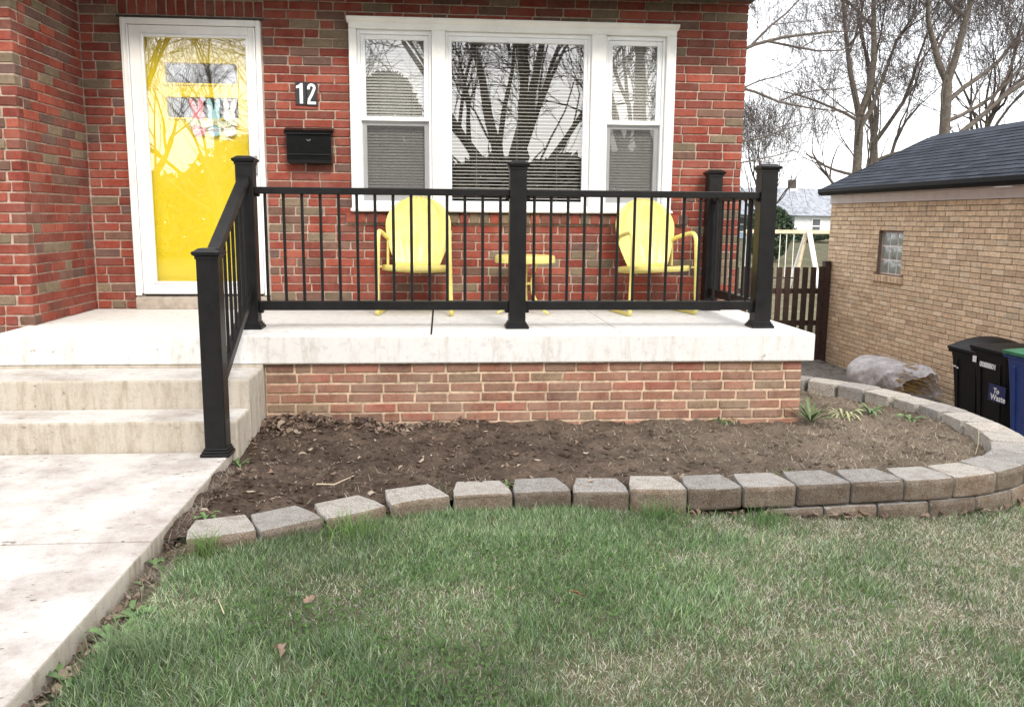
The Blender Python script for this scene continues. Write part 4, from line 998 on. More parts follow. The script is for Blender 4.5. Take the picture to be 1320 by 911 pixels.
# single leaves lying on the lawn
def lone_leaf(x, y, L, rz, mat, label, seed):
    V, F = leaf_shape(7, L, L * 0.30, 0.35, 1.2, seed); o = MB().add(V, F).build('fallen_leaf', mat, None, 0, True)
    o.location = (x, y, float(H(x, y)) + 0.045); o.rotation_euler = (0.35, -0.3, rz); tag(o, label, 'leaf', 'leaves lying on the lawn')
lone_leaf(-0.420, -3.915, 0.044, 0.6, 'leaf_dead', 'pale curled oak leaf on the green part of the lawn', 5)
lone_leaf(-0.460, -4.235, 0.044, 2.3, 'leaf_dead', 'brown folded leaf lowest on the lawn, nearest the walkway', 8)
lone_leaf(0.44, -3.86, 0.055, 2.9, 'leaf_orange', 'thin reddish leaf lying in the straw mid-lawn', 9)
# twigs on the soil
def twig(pts, r0, label):
    o = MB().tube(pts, [r0 * (1 - 0.5 * i / (len(pts) - 1)) for i in range(len(pts))], 5).build('twig', 'wood_pale'); tag(o, label, 'twig', 'twigs on the ground')
zz_ = lambda x, y, h=0.012: (x, y, float(soil_z(x, y)) + h)
twig([zz_(-0.56, -2.78), zz_(-0.49, -2.71, .02), zz_(-0.41, -2.63)], 0.0035, 'pale straight twig on the dark soil behind the first blocks')
twig([(-0.66, -4.02, float(H(-.66, -4.02)) + .05), (-0.70, -3.93, float(H(-.7, -3.93)) + .055)], 0.002, 'pale twig standing in the grass near the walkway')
twig([zz_(2.93, -2.18, 0.0), zz_(2.935, -2.19, 0.07), zz_(2.93, -2.185, 0.15)], 0.0025, 'thin dry stalk upright at the right end of the bed')
# clods and small stones on the bed
V0 = []; CVv, CFf = [], []
ico = bmesh.new(); bmesh.ops.create_icosphere(ico, subdivisions=1, radius=1); iv = np.array([v.co[:] for v in ico.verts]); if_ = np.array([[v.index for v in f.verts] for f in ico.faces]); ico.free()
k = 0
for i in range(2600):
    x_ = -1.0 + 4.0 * rnd.random() ** 1.2; y_ = rnd.uniform(-3.2, -1.5)
    if not inside(np.array([x_]), np.array([y_]), polyi)[0]: continue
    r_ = 0.003 + 0.014 * rnd.random() ** 3.5; vv = iv * r_ * np.array([rnd.uniform(.7, 1.4), rnd.uniform(.7, 1.3), rnd.uniform(.5, .9)]) * (1 + 0.25 * nr.standard_normal((len(iv), 1)))
    CVv.append(vv + np.array([x_, y_, float(soil_z(x_, y_)) + r_ * .3])); CFf.append(if_ + k); k += len(iv)
tag(reg('soil_clods', tri_mesh('soil_clods', np.concatenate(CVv), np.concatenate(CFf)), 'soil'), 'small clods of earth scattered over the flower bed', 'soil', None, 'stuff')

# ------------------------------------------------------------------ weeds
def leaf_blade(L, W, bend, lob=0.0, n=7):
    V, F = [], []
    for i in range(n + 1):
        t = i / n; wv = W * (math.sin(PI * min(1, t * 0.93 + 0.03)) ** 0.8) * (0.4 + 0.75 * t if t < .8 else 1.0) * (1 + lob * (1 if i % 2 else -1))
        a = bend * t; px = L * t * math.cos(a * .6); pz = L * t * math.sin(0.95 - a)
        V += [(px, -wv, pz + wv * .35), (px, 0, pz), (px, wv, pz + wv * .35)]
    for i in range(n):
        k = i * 3; F += [(k, k + 3, k + 4, k + 1), (k + 1, k + 4, k + 5, k + 2)]
    return V, F
def weed(x, y, z, nleaf, L, W, label, mat='leaf_green', lob=0.12, seed=0, name='weed', bend=(0.5, 1.1)):
    r_ = random.Random(seed); t = thing(name, label, 'weed', (x, y, z), 'weeds by the walk and bed')
    for i in range(nleaf):
        l = L * r_.uniform(.6, 1.15); V, F = leaf_blade(l, W * r_.uniform(.7, 1.2), r_.uniform(*bend), lob)
        o = MB().add(V, F).build('leaf', mat, None, 0, True); o.location = (x, y, z); o.rotation_euler = (r_.uniform(-.2, .2), r_.uniform(-.25, .3), i * 2.4 + r_.uniform(-.4, .4))
        o.parent = t; o.matrix_parent_inverse = parent_inv(t)
hz_ = lambda x, y: float(H(x, y)) + 0.005
weed(-1.025, -4.24, hz_(-1.025, -4.24), 7, 0.105, 0.016, 'leafy dandelion nearest the camera against the walkway edge', seed=1)
weed(-0.985, -4.05, hz_(-.985, -4.05), 9, 0.115, 0.017, 'dandelion clump with upright leaves midway along the walkway edge', seed=2)
weed(-0.975, -3.90, hz_(-.975, -3.90), 7, 0.10, 0.017, 'broad-leaved weed beside the walkway, above the dandelion clump', seed=3, lob=0.02)
weed(-1.035, -3.48, hz_(-1.035, -3.48) + .02, 6, 0.05, 0.018, 'small round-leaved weed where the walkway joint meets the edge', seed=4, lob=0.0)
weed(-1.01, -3.66, hz_(-1.01, -3.66), 5, 0.05, 0.014, 'tiny weed between the walkway and the first block', seed=5, lob=0.0)
weed(-0.95, -3.11, float(soil_z(-.95, -3.11)), 8, 0.065, 0.012, 'low green weed on the soil just behind the first block', seed=6)
weed(-1.03, -2.22, float(soil_z(-1.03, -2.22)), 7, 0.07, 0.008, 'small grassy weed at the foot of the handrail post', seed=16, lob=0)
weed(2.29, -1.50, float(soil_z(2.29, -1.5)), 26, 0.16, 0.010, 'upright green weed against the corner of the porch base', seed=7, lob=0.0, bend=(0.1, 0.6))
weed(2.60, -1.30, float(soil_z(2.6, -1.3)), 16, 0.22, 0.010, 'pale strap-leaved clump at the back of the bed', 'leaf_pale', 0, 8, bend=(0.7, 1.5))
weed(2.82, -1.22, float(soil_z(2.82, -1.22)), 16, 0.12, 0.013, 'green leafy clump right of the pale strap leaves', seed=9)
weed(2.98, -1.42, float(soil_z(2.98, -1.42)), 14, 0.10, 0.014, 'low green clump nearest the curved wall at the right', seed=10)
weed(1.72, -1.53, float(soil_z(1.72, -1.53)), 12, 0.13, 0.007, 'flat strap-leaved tuft in front of the porch base', seed=11, lob=0, bend=(0.8, 1.6))
weed(0.30, -2.72, float(soil_z(.3, -2.72)), 8, 0.05, 0.010, 'little weed in the gap behind the fifth and sixth blocks', seed=12)
def tuft(x, y, z, n, L, label, seed, col, sp=.022):
    r_ = np.random.default_rng(seed); P = np.stack([x + r_.normal(0, sp, n), y + r_.normal(0, sp * .7, n), np.full(n, z)], 1)
    o = blades('grass_tuft', P, L * (0.5 + 0.6 * r_.random(n)), np.full(n, 0.0038), np.full(n, 0.55), np.array(col) * (0.7 + 0.6 * r_.random(n))[:, None], seed=seed, curl=0.9)
    tag(o, label, 'grass tuft', 'tufts of tall grass')
tuft(-0.865, -3.46, hz_(-.865, -3.46), 80, 0.135, 'tall grass tuft in front of the first block', 21, (0.19, 0.28, 0.10), .026)
tuft(-0.86, -4.22, hz_(-.86, -4.22), 130, 0.150, 'spreading grass tuft near the walkway at the bottom of the lawn', 22, (0.22, 0.29, 0.16), .05)
tuft(-0.33, -3.28, hz_(-.33, -3.28), 120, 0.12, 'green grass tuft in front of the third block', 23, (0.19, 0.30, 0.10), .065)
tuft(1.42, -3.06, hz_(1.42, -3.06), 100, 0.09, 'dark green tuft in front of the wall right of the lawn middle', 24, (0.15, 0.25, 0.09), .05)
tuft(0.93, -3.03, hz_(.93, -3.03), 120, 0.10, 'dark green tuft under the blocks at mid wall', 25, (0.15, 0.25, 0.09), .05)

# ------------------------------------------------------------------ garage
gar = thing('brick_garage', 'buff brick garage with a dark shingled gable roof', 'garage', (6.3, 4, -1.7))
GXW, GY0, GY1, GZB, GZT = 6.30, -1.2, 7.02, -2.14, 0.965
gc = 0.0662; ng = int(round((0.945 - GZB) / gc))
# window at Y 4.77..5.43, Z -0.075..0.54 ; face looks toward -X so run along -Y
gwo = (GY1 - 5.43, GY1 - 4.775, -0.075, 0.545)
grec = lay((GXW, GY1, 0), (0, -1), GY1 - GY0, 0.945 - ng * gc, ng, 0.2065, gc, [gwo, (GY1 - 5.50, GY1 - 4.70, -0.175, -0.075)], PALG, 0.009, 0.08)
place_bricks(grec, gar, 'buff_brick_one', 'buff_brick_many', 300)
gm_ = MB(); g2x = GXW + 0.008
gm_.box(g2x, g2x + .1, GY0, 4.775, GZB - .2, GZT); gm_.box(g2x, g2x + .1, 5.43, GY1 - .002, GZB - .2, GZT); gm_.box(g2x, g2x + .1, 4.775, 5.43, GZB - .2, -0.085); gm_.box(g2x, g2x + .1, 4.775, 5.43, 0.545, GZT)
gm_.box(g2x + .1, 9.5, GY1 - .1, GY1 - .002, GZB - .2, GZT); gm_.box(9.4, 9.5, GY0, GY1 - .1, GZB - .2, GZT); gm_.box(g2x + .1, 9.5, GY0, GY0 + .1, GZB - .2, GZT)
gm_.build('wall', 'mortar_garage', gar)
gmp = brick_mesh(0.074, 0.11, 0.088, 9); gmp.materials.append(MATS['buff_brick_one'])
for i in range(9):
    o = bpy.data.objects.new('brick', gmp); COL.objects.link(o); o.location = (GXW - 0.03, 4.70 + 0.044 + i * 0.089, -0.128); o.rotation_euler = (0, 0.0, -PI / 2); o.color = (*pick(PALG), 1); o.parent = gar; o.matrix_parent_inverse = parent_inv(gar)
gw = MB(); frame(gw, 0, 0.653, -0.073, 0.543, 0.05, 0.09, .012, .012, .012, .012); gw.v = [(GXW + b_, 4.776 + a_, c_) for a_, b_, c_ in gw.v]
gwin = gw.build('window', 'mortar', gar); gwin['label'] = 'glass block window of nine panes in the garage wall'
bw, bh = 0.629 / 3, 0.592 / 3
gb = MB().box(-0.02, 0.06, -bw / 2 + .010, bw / 2 - .010, -bh / 2 + .010, bh / 2 - .010).mesh('glass_block', 0.014, True, 2); gb.materials.append(MATS['glass_block'])
MB().box(GXW + 0.062, GXW + 0.09, 4.785, 5.42, -0.065, 0.535).build('joint_grid', 'frieze_paint', gwin)
for i in range(3):
    for j in range(3):
        o = bpy.data.objects.new('glass_block', gb); COL.objects.link(o); o.location = (GXW + 0.075, 4.788 + (i + .5) * bw, -0.061 + (j + .5) * bh); o.parent = gwin; o.matrix_parent_inverse = parent_inv(gwin)
MB().box(GXW - 0.012, GXW + 0.02, 4.77 - 2.2 - 3.8, GY1 + 0.02, 0.948, 1.075).build('frieze_board', 'frieze_paint', gar, 0.004)
EX, EZ, RX, RZ, RY0, RY1 = 6.12, 1.150, 7.89, 2.00, -1.6, 7.10
gt = MB(); gt.prism([(-.085, .055), (-.085, .0), (-.065, -.045), (0.02, -.05), (0.02, .055)], lambda a, c, t: (EX + .05 + a, t, EZ - 0.02 + c), RY0, RY1 - .02); gt.build('gutter', 'gutter_black', gar, 0.005)
MB().box(EX + .072, GXW + .02, RY0, RY1 - .03, 1.078, 1.088).build('soffit', 'frieze_paint', gar)
def rp(t, y, h=0.0):                                   # point on the near roof slope, t = 0 at the eave
    sl = Vector((RX - EX, 0, RZ - EZ)); n_ = Vector((-(RZ - EZ), 0, RX - EX)).normalized(); p = Vector((EX, y, EZ)) + sl * t + n_ * h; return p
SLN = math.hypot(RX - EX, RZ - EZ)
dk = MB(); v = [rp(0, RY0), rp(0, RY1), rp(1, RY1), rp(1, RY0)]; bq2 = [p + Vector((0, 0, -.03)) for p in v]
dk.add([*v, *bq2], [(0, 1, 2, 3), (7, 6, 5, 4), (0, 4, 5, 1), (1, 5, 6, 2), (2, 6, 7, 3), (3, 7, 4, 0)])
far = [Vector((RX, RY0, RZ)), Vector((RX, RY1, RZ)), Vector((2 * RX - EX, RY1, EZ)), Vector((2 * RX - EX, RY0, EZ))]; dk.add(far, [(0, 1, 2, 3)])
groof = dk.build('roof', 'shingle', gar)
gb_ = MB(); gb_.add([(6.32, 7.0, 0.96), (9.48, 7.0, 0.96), (RX, 7.0, RZ - .06)], [(0, 1, 2)]); gb_.add([(6.32, GY0, .96), (9.48, GY0, .96), (RX, GY0, RZ - .06)], [(0, 1, 2)]); gb_.build('gable', 'siding_white', gar)
MB().bar(rp(0, RY1 - .01, -.03), rp(1, RY1 - .01, -.03), 0.02, 0.11).build('rake_board', 'gutter_black', gar)
expo = 0.128; rows = int(SLN / expo); tabw = 0.305
shm = MB(); shm.box(0, tabw - 0.012, 0, expo + 0.03, 0, 0.012); shme = shm.mesh('shingle')
for vv in shme.vertices:                               # butt end lifted, top tucked under the next row
    if vv.co.y > 0.05: vv.co.z -= 0.010
shme.materials.append(MATS['shingle'])
ex_ = Vector((0, -1, 0)); ey_ = (rp(1, 0) - rp(0, 0)).normalized(); ez_ = ex_.cross(ey_)
if ez_.z < 0: ex_ = -ex_; ez_ = ex_.cross(ey_)
sh_all = []
for r_ in range(rows + 1):
    t = r_ * expo / SLN; yy0 = RY0 + (0.1525 if r_ % 2 else 0) + rnd.uniform(-.02, .02)
    y = yy0
    while y < RY1 + 0.05:
        L = min(tabw, RY1 + 0.01 - y)
        if L > 0.05 and t * SLN + expo <= SLN + 0.12:
            yq = y if ex_.y > 0 else y + L
            sh_all.append((rp(t, yq, 0.0075 + rnd.uniform(0, .0035)), L / tabw))
        y += tabw
scs = sorted([(-(1 / ((np.array(p) - CAM) @ (np.array(p) - CAM))) if in_frame(p, 20) else 0, k) for k, (p, _) in enumerate(sh_all)])
single = set(k for s_, k in scs[:300] if s_ < 0)
BV, BF_ = [], []; k0 = 0; pv_ = np.array([v.co[:] for v in shme.vertices]); pf_ = [list(p.vertices) for p in shme.polygons]
for k, (p, sx_) in enumerate(sh_all):
    M = Matrix(((ex_.x, ey_.x, ez_.x, p.x), (ex_.y, ey_.y, ez_.y, p.y), (ex_.z, ey_.z, ez_.z, p.z), (0, 0, 0, 1))) @ Matrix.Diagonal((sx_, 1, 1, 1))
    if k in single:
        o = bpy.data.objects.new('shingle', shme); COL.objects.link(o); o.matrix_basis = M; o.parent = groof; o.matrix_parent_inverse = parent_inv(groof)
    else:
        A = np.array(M); BV.append(pv_ @ A[:3, :3].T + A[:3, 3]); BF_ += [[i + k0 for i in q] for q in pf_]; k0 += len(pv_)
if BV:
    me = bpy.data.meshes.new('shingle_field'); me.from_pydata(np.concatenate(BV).tolist(), [], BF_); o = reg('shingle_field', me, 'shingle', groof); o['kind'] = 'stuff'
MB().prism([(-.14, -.045), (0, .022), (.14, -.045), (.14, -.055), (0, .010), (-.14, -.055)], lambda a, c, t: (RX + a, t, RZ + c), RY0, RY1 + .012).build('ridge_cap', 'shingle', groof)

# ------------------------------------------------------------------ picket fence by the garage
fen = thing('picket_fence', 'dark brown wooden picket fence between the porch and the garage', 'fence', (5, 6.9, -1.65))
fp = MB().box(-.046, .046, -.011, .011, 0, 1.58).mesh('picket', 0.003); fp.materials.append(MATS['wood_dark'])
x = 2.45
while x < 6.16:
    o = bpy.data.objects.new('picket', fp); COL.objects.link(o); o.location = (x, 6.86 + rnd.uniform(-.003, .003), -1.64 + rnd.uniform(-.012, .012)); o.rotation_euler = (0, rnd.uniform(-.008, .008), 0); o.parent = fen; o.matrix_parent_inverse = parent_inv(fen); x += 0.142
for z in (-0.45, -0.97, -1.42): MB().box(2.35, 6.18, 6.874, 6.915, z - .042, z + .042).build('rail', 'wood_dark', fen, 0.003)
for xp in (6.235, 4.2, 2.4): MB().box(xp - .05, xp + .05, 6.876 - .04, 6.96, -1.72, 0.035).build('post', 'wood_dark', fen, 0.004)

# ------------------------------------------------------------------ wheelie bins and the wrapped bale
def text_mesh(s, size, name):
    cu = bpy.data.curves.new(name, 'FONT'); cu.body = s; cu.size = size; cu.extrude = 0.0015; cu.offset = size * 0.02; cu.resolution_u = 3
    ob = bpy.data.objects.new(name, cu); COL.objects.link(ob); dg = bpy.context.evaluated_depsgraph_get(); me = bpy.data.meshes.new_from_object(ob.evaluated_get(dg))
    bpy.data.objects.remove(ob); return me
def bin_(x0, yc, wd, dp, hgt, body, lidm, label, dome=0.05, tex=None, tilt=0):
    z0 = float(drive_z(yc)) + 0.014; t = thing('wheeled_bin', label, 'trash bin', (x0, yc, z0), 'wheeled bins beside the garage')
    b_ = MB(); rings = []
    for h_, k in ((0.02, 0.80), (0.10, 0.82), (0.60, 0.92), (0.86, 0.985), (0.88, 1.0), (0.93, 1.0)):
        y0, y1 = yc - wd / 2 * k, yc + wd / 2 * k; xa, xb = x0 + dp * (1 - k) * 0.6, x0 + dp - dp * (1 - k) * .3; c = 0.05
        rings.append([(xa + c, y0, z0 + h_ * hgt), (xb, y0, z0 + h_ * hgt), (xb, y1, z0 + h_ * hgt), (xa + c, y1, z0 + h_ * hgt), (xa, y1 - c, z0 + h_ * hgt), (xa, y0 + c, z0 + h_ * hgt)])
    V = [p for r_ in rings for p in r_]; F = []
    for i in range(len(rings) - 1):
        for j in range(6): F.append((i * 6 + j, i * 6 + (j + 1) % 6, (i + 1) * 6 + (j + 1) % 6, (i + 1) * 6 + j))
    F += [tuple(range(6))]; b_.add(V, F); b_.box(x0 - .012, x0 + dp + .01, yc - wd / 2 - .012, yc + wd / 2 + .012, z0 + hgt * .905, z0 + hgt * .935)
    bd = b_.build('body', body, t, 0.008)
    for s_ in (-.25, .25): MB().bar((x0 + dp * .115 + .0, yc + s_ * wd, z0 + .12 * hgt), (x0 + .012, yc + s_ * wd * 1.05, z0 + .84 * hgt), 0.03, 0.03, (1, 0, 0)).build('rib', body, bd, 0.004)
    l_ = MB(); V = []; n = 9
    for j in range(n):
        a_ = j / (n - 1); y_ = yc - wd / 2 * 1.03 + wd * 1.03 * a_
        for i in range(n):
            b2 = i / (n - 1); x_ = x0 - .02 + (dp + .03) * b2
            V.append((x_, y_, z0 + hgt * .938 + dome * (math.sin(PI * b2) ** .6) * (0.35 + 0.65 * math.sin(PI * a_) ** .5) + 0.03 + tilt * (1 - b2)))
    V2 = [(p[0], p[1], z0 + hgt * .938 + tilt * (1 - (p[0] - x0 + .02) / (dp + .03))) for p in V]; m_ = n * n
    F = [(j * n + i, j * n + i + 1, (j + 1) * n + i + 1, (j + 1) * n + i) for j in range(n - 1) for i in range(n - 1)]
    F2 = [tuple(reversed([q + m_ for q in f_])) for f_ in F]
    bd_ = [i for i in range(n)] + [i * n + n - 1 for i in range(1, n)] + [(n - 1) * n + i for i in range(n - 2, -1, -1)] + [i * n for i in range(n - 2, 0, -1)]
    F3 = [(bd_[i], bd_[(i + 1) % len(bd_)], bd_[(i + 1) % len(bd_)] + m_, bd_[i] + m_) for i in range(len(bd_))]
    l_.add(V + V2, F + F2 + F3).build('lid', lidm, t, 0.0, True)
    for s_ in (-1, 1):
        w_ = MB(); w_.tube([(x0 + dp - .06, yc + s_ * wd * .40, z0 + .11), (x0 + dp - .06, yc + s_ * wd * .47, z0 + .11)], 0.11, 16); w_.build('wheel', 'rubber', t, 0.006)
    MB().tube([(x0 + dp + .03, yc - wd * .35, z0 + hgt * .90), (x0 + dp + .03, yc + wd * .35, z0 + hgt * .90)], 0.014, 8).build('handle', body, t, 0, True)
    def on_front(me, yy, zf, name, mat):
        k = 0.90 + 0.1 * zf; o = reg(name, me, mat); o.matrix_basis = Matrix.Translation((x0 + dp * (0.985 - k) * .06 - .004 + (0.86 - zf) * .02, yy, z0 + zf * hgt)) @ Matrix(((0, 0, -1, 0), (-1, 0, 0, 0), (0, 1, 0, 0), (0, 0, 0, 1)))
        o.parent = t; o.matrix_parent_inverse = parent_inv(t)
    if tex: tex(on_front, yc, wd)
    return t
def sq(a, b): return MB().box(0, a, 0, b, -0.002, 0.001).mesh('plate')
def tx_a(f, yc, wd):                                   # worn, unreadable print
    for k, (a_, w_) in enumerate(((.24, .02), (.21, .05), (.15, .03))): f(sq(w_, .018), yc + a_, .74 - .01 * k, 'worn_print', 'frieze_paint')
def tx_b(f, yc, wd):
    f(sq(.06, .065), yc + .27, .80, 'sticker', 'digit_white'); f(text_mesh('0088801', 0.075, 'lettering'), yc + .15, .775, 'lettering', 'digit_white')
    f(sq(.26, .17), yc - .02, .46, 'sticker', 'sticker_blue'); f(text_mesh('To', 0.075, 'lettering'), yc - .10, .545, 'lettering', 'digit_white'); f(text_mesh('Waste', 0.085, 'lettering'), yc - .06, .475, 'lettering', 'digit_white')
bin_(5.62, 2.10, 0.62, 0.60, 0.90, 'bin_black', 'bin_black', 'black wheeled bin with a bulging domed lid, next to the wrapped bale', 0.14, tx_a)
bin_(5.50, 1.53, 0.60, 0.66, 1.00, 'bin_black', 'bin_black', 'black wheeled bin with flat lid and white numbers beside the blue bin', 0.04, tx_b)
bin_(5.38, 0.83, 0.62, 0.70, 1.06, 'bin_blue', 'bin_green', 'blue wheeled bin with a green lid at the right edge of the photo', 0.05)

bale = thing('wrapped_bale', 'roll of dry stalks wrapped in clear plastic lying by the garage wall', 'bale', (5.85, 4.0, -1.72))
A0, A1 = Vector((5.68, 4.55, -1.355)), Vector((5.93, 3.22, -1.310)); ax = (A1 - A0).normalized(); rX = ax.cross(Vector((0, 0, 1))).normalized(); rU = rX.cross(ax)
nA, nR = 36, 40; V, F = [], []; th0 = PI if rX.x > 0 else 0.0
for i in range(nA + 1):
    t = i / nA; base_r = 0.262 * (min(1, 0.3 + .7 * (t / 0.09) ** .5) if t < .09 else 1) * (1 - 0.06 * t) * (1 - 0.45 * max(0, (t - .72) / .28) ** 1.6)
    for j in range(nR):
        th = 2 * PI * j / nR
        wr = 0.020 * math.sin(3 * th + 9 * t) + 0.016 * abs(math.sin(6 * th - 15 * t + 1)) + 0.012 * abs(math.sin(11 * th + 23 * t)) + 0.035 * (float(vn[2](t * 9 + 3, j * 0.35 if j < nR / 2 else (nR - j) * .35)) - .5)
        r_ = max(0.01, base_r + wr * (0.4 + t)); p = A0 + (A1 - A0) * (t - (0.20 * max(0, math.cos(th + 0.2 - th0)) + .012 * math.sin(5 * th)) * max(0, t - .55) * 2.2) + (rX * math.cos(th) + rU * math.sin(th) * (0.95 if math.sin(th) > 0 else .88)) * r_; V.append(p[:])
for i in range(nA):
    for j in range(nR): F.append((i * nR + j, i * nR + (j + 1) % nR, (i + 1) * nR + (j + 1) % nR, (i + 1) * nR + j))
F.append(tuple(range(nR)))
MB().add(V, F).build('plastic_wrap', 'clear_plastic', bale, 0, True)
st_ = MB()
for i in range(700):
    a_ = rnd.uniform(0, 6.28); r_ = 0.235 * math.sqrt(rnd.random()); t0 = rnd.uniform(.05, .55); t1 = t0 + rnd.uniform(.25, .45); t1 = min(t1, .97)
    p = A0 + (A1 - A0) * t0 + (rX * math.cos(a_) + rU * math.sin(a_)) * r_; a2 = a_ + rnd.uniform(-.5, .5); r2 = min(.245, r_ + rnd.uniform(-.04, .05)); q = A0 + (A1 - A0) * t1 + (rX * math.cos(a2) + rU * math.sin(a2)) * r2
    st_.tube([p, (p + q) / 2 + Vector((0, 0, rnd.uniform(-.02, .02))), q], 0.004, 3, False)
o = st_.build('straw', 'straw', bale); o['kind'] = 'stuff'

# ------------------------------------------------------------------ bare trees
def tree(name, base, spec, label, seed, trunk_r, trunk_h, lean=(0, 0), spread=0.9, limb_n=6, depth=5, twig_min=0.008, limb_len=5.0, up=0.25, cat='tree', group=None, fork=0.5, limbs=None, bark='bark', tw='bark_twig', sub=3, maxp=26000, tmin=0.0055):
    r_ = random.Random(seed); t = thing(name, label, cat, base, group); big, fine = MB(), MB(); B = Vector(base)
    count = [0]
    def grow(p, d, L, rad, lev):
        if count[0] > per: return
        nseg = 5 if lev < 2 else (4 if lev < 4 else 3); pts, rr_ = [p.copy()], [rad]; q = p.copy(); dd = d.copy()
        for i in range(nseg):
            wob = 0.16 + 0.05 * lev
            dd = (dd + Vector((r_.uniform(-wob, wob), r_.uniform(-wob, wob), r_.uniform(-wob, wob) + up * 0.22))).normalized(); q = q + dd * (L / nseg); pts.append(q.copy()); rr_.append(max(tmin, rad * (1 - 0.62 * (i + 1) / nseg)))
        n = 9 if rad > .1 else (6 if rad > .03 else (4 if rad > .012 else 3)); (big if lev < 2 else fine).tube(pts, rr_, n, False); count[0] += nseg
        if lev >= depth: return
        kids = r_.randint(sub, sub + 2) if lev < depth - 1 else r_.randint(sub, sub + 3)
        for k in range(kids):
            s = r_.uniform(.28, 1.0) if k else 1.0; idx = min(int(s * nseg), nseg - 1); fr = s * nseg - idx
            bp = pts[idx].lerp(pts[idx + 1], min(1, fr)); br = rr_[idx] + (rr_[idx + 1] - rr_[idx]) * min(1, fr); ang = r_.uniform(.35, 1.0) * spread if k else r_.uniform(.05, .35)
            axx = Vector((r_.gauss(0, 1), r_.gauss(0, 1), r_.gauss(0, 1))); axx = (axx - dd * axx.dot(dd)).normalized(); bd_ = (pts[idx + 1] - pts[idx]).normalized(); nd_ = (bd_ * math.cos(ang) + axx * math.sin(ang)); nd_.z += up * .35; nd_.normalize()
            grow(bp, nd_, L * (r_.uniform(.5, .8) if lev < 2 else r_.uniform(.58, .92)), br * r_.uniform(.5, .78), lev + 1)
    top = B + Vector((lean[0], lean[1], trunk_h)); k1 = B + (top - B) * .4 + Vector((r_.uniform(-.1, .1), r_.uniform(-.1, .1), 0))
    big.tube([B + Vector((0, 0, -.3)), B + Vector((0, 0, .25)), k1, B + (top - B) * .75, top], [trunk_r * 1.5, trunk_r * 1.12, trunk_r, trunk_r * .92, trunk_r * .85], 14, False)
    if limbs is None:
        limbs = []
        for i in range(limb_n):
            a = 2 * PI * i / limb_n + r_.uniform(-.4, .4); el = r_.uniform(.6, 1.35); limbs.append((r_.uniform(fork, 1.0), (math.cos(a) * math.cos(el), math.sin(a) * math.cos(el), math.sin(el)), limb_len * r_.uniform(.7, 1.1), trunk_r * r_.uniform(.4, .65)))
        limbs.append((1.0, (r_.uniform(-.2, .2), r_.uniform(-.2, .2), 1), limb_len, trunk_r * .8))
    tot = sum(q[2] * q[3] ** .8 for q in limbs); per = 0
    for (h_, d_, L_, rr0) in limbs:
        count[0] = 0; per = maxp * L_ * rr0 ** .8 / tot
        grow(B + (top - B) * h_, Vector(d_).normalized(), L_, rr0, 1)
    big.build('trunk', bark, t, 0, True); fine.build('crown', tw, t)
    return t
GB = 'bare trees behind the garage'
gz = lambda x, y: float(H(x, y))
tree('bare_tree', (15.2, 24, gz(15.2, 24)), None, 'tall bare tree with twin trunks rising just left of the garage roof peak', 3, 0.17, 5.4, (-0.15, 0), 0.75, limbs=[
    (0.42, (-.75, .1, .55), 2.6, .085), (0.62, (-.85, .2, .12), 2.0, .07), (1.0, (-.55, -.1, .85), 4.2, .12), (1.0, (.12, 0, 1), 5.0, .14), (0.92, (.5, .3, .8), 4.6, .10), (0.8, (-.3, -.5, .6), 3.0, .06), (0.97, (-.9, 0, .35), 3.2, .06)], depth=6, sub=3, group=GB, maxp=27000)
tree('bare_tree', (16.7, 26, gz(16.7, 26)), None, 'slender bare tree leaning right, close behind the twin-trunk tree', 14, 0.15, 4.6, (0.0, 0), 0.7, limbs=[(0.6, (.55, .1, .75), 4.6, .10), (0.7, (.35, .2, .9), 4.5, .09), (1.0, (-.3, .0, .9), 4.6, .11), (1.0, (.6, -.1, .8), 4.4, .10), (.85, (.85, .1, .3), 3.6, .07)], depth=6, sub=3, group=GB, maxp=14000)
tree('bare_tree', (17.25, 22, gz(17.25, 22)), None, 'large bare tree with a thick trunk above the garage ridge', 23, 0.19, 6.4, (-.2, 0), 0.8, limbs=[(0.66, (.65, .1, .7), 4.2, .11), (0.80, (.8, .1, .35), 3.6, .08), (1.0, (-.62, .0, .8), 3.8, .12), (1.0, (.15, 0, 1), 4.5, .13), (.9, (.7, .2, .65), 4.0, .09), (.78, (-.4, .1, .75), 2.6, .06), (.62, (.9, -.1, .15), 3.2, .06)], depth=6, sub=3, group=GB, maxp=27000)
tree('bare_tree', (15.9, 25, gz(15.9, 25)), None, 'thin bare tree between the two large trees', 31, 0.085, 4.5, (.25, 0), 0.8, limb_n=6, limb_len=3.0, depth=6, group=GB, maxp=12000)
tree('bare_tree', (21.2, 26, gz(21.2, 26)), None, 'spreading bare tree at the right edge over the garage ridge', 37, 0.14, 4.6, (-.1, 0), 0.9, limb_n=8, limb_len=4.2, depth=6, group=GB, maxp=20000)
tree('bare_tree', (15.4, 34, gz(15.4, 34)), None, 'small twiggy bare tree above the grey-roofed house by the porch corner', 43, 0.10, 1.6, (0, 0), 0.75, limb_n=10, limb_len=2.9, depth=5, fork=.5, up=.5, group=GB, maxp=9000)
tree('bare_tree', (7.2, 17, gz(7.2, 17)), None, 'bare tree mostly hidden behind the house corner, branches reaching right', 53, 0.17, 6.3, (0, 0), 0.8, limbs=[(.98, (.95, .1, .10), 4.0, .07), (.9, (.9, .0, -.02), 3.4, .05), (.62, (.9, .1, .25), 3.0, .035), (.55, (.92, -.1, .12), 2.6, .028), (1.0, (0, 0, 1), 4.0, .13), (.9, (-.7, .2, .6), 4.0, .1)], depth=4, sub=2, up=.12, group=GB, maxp=6000)

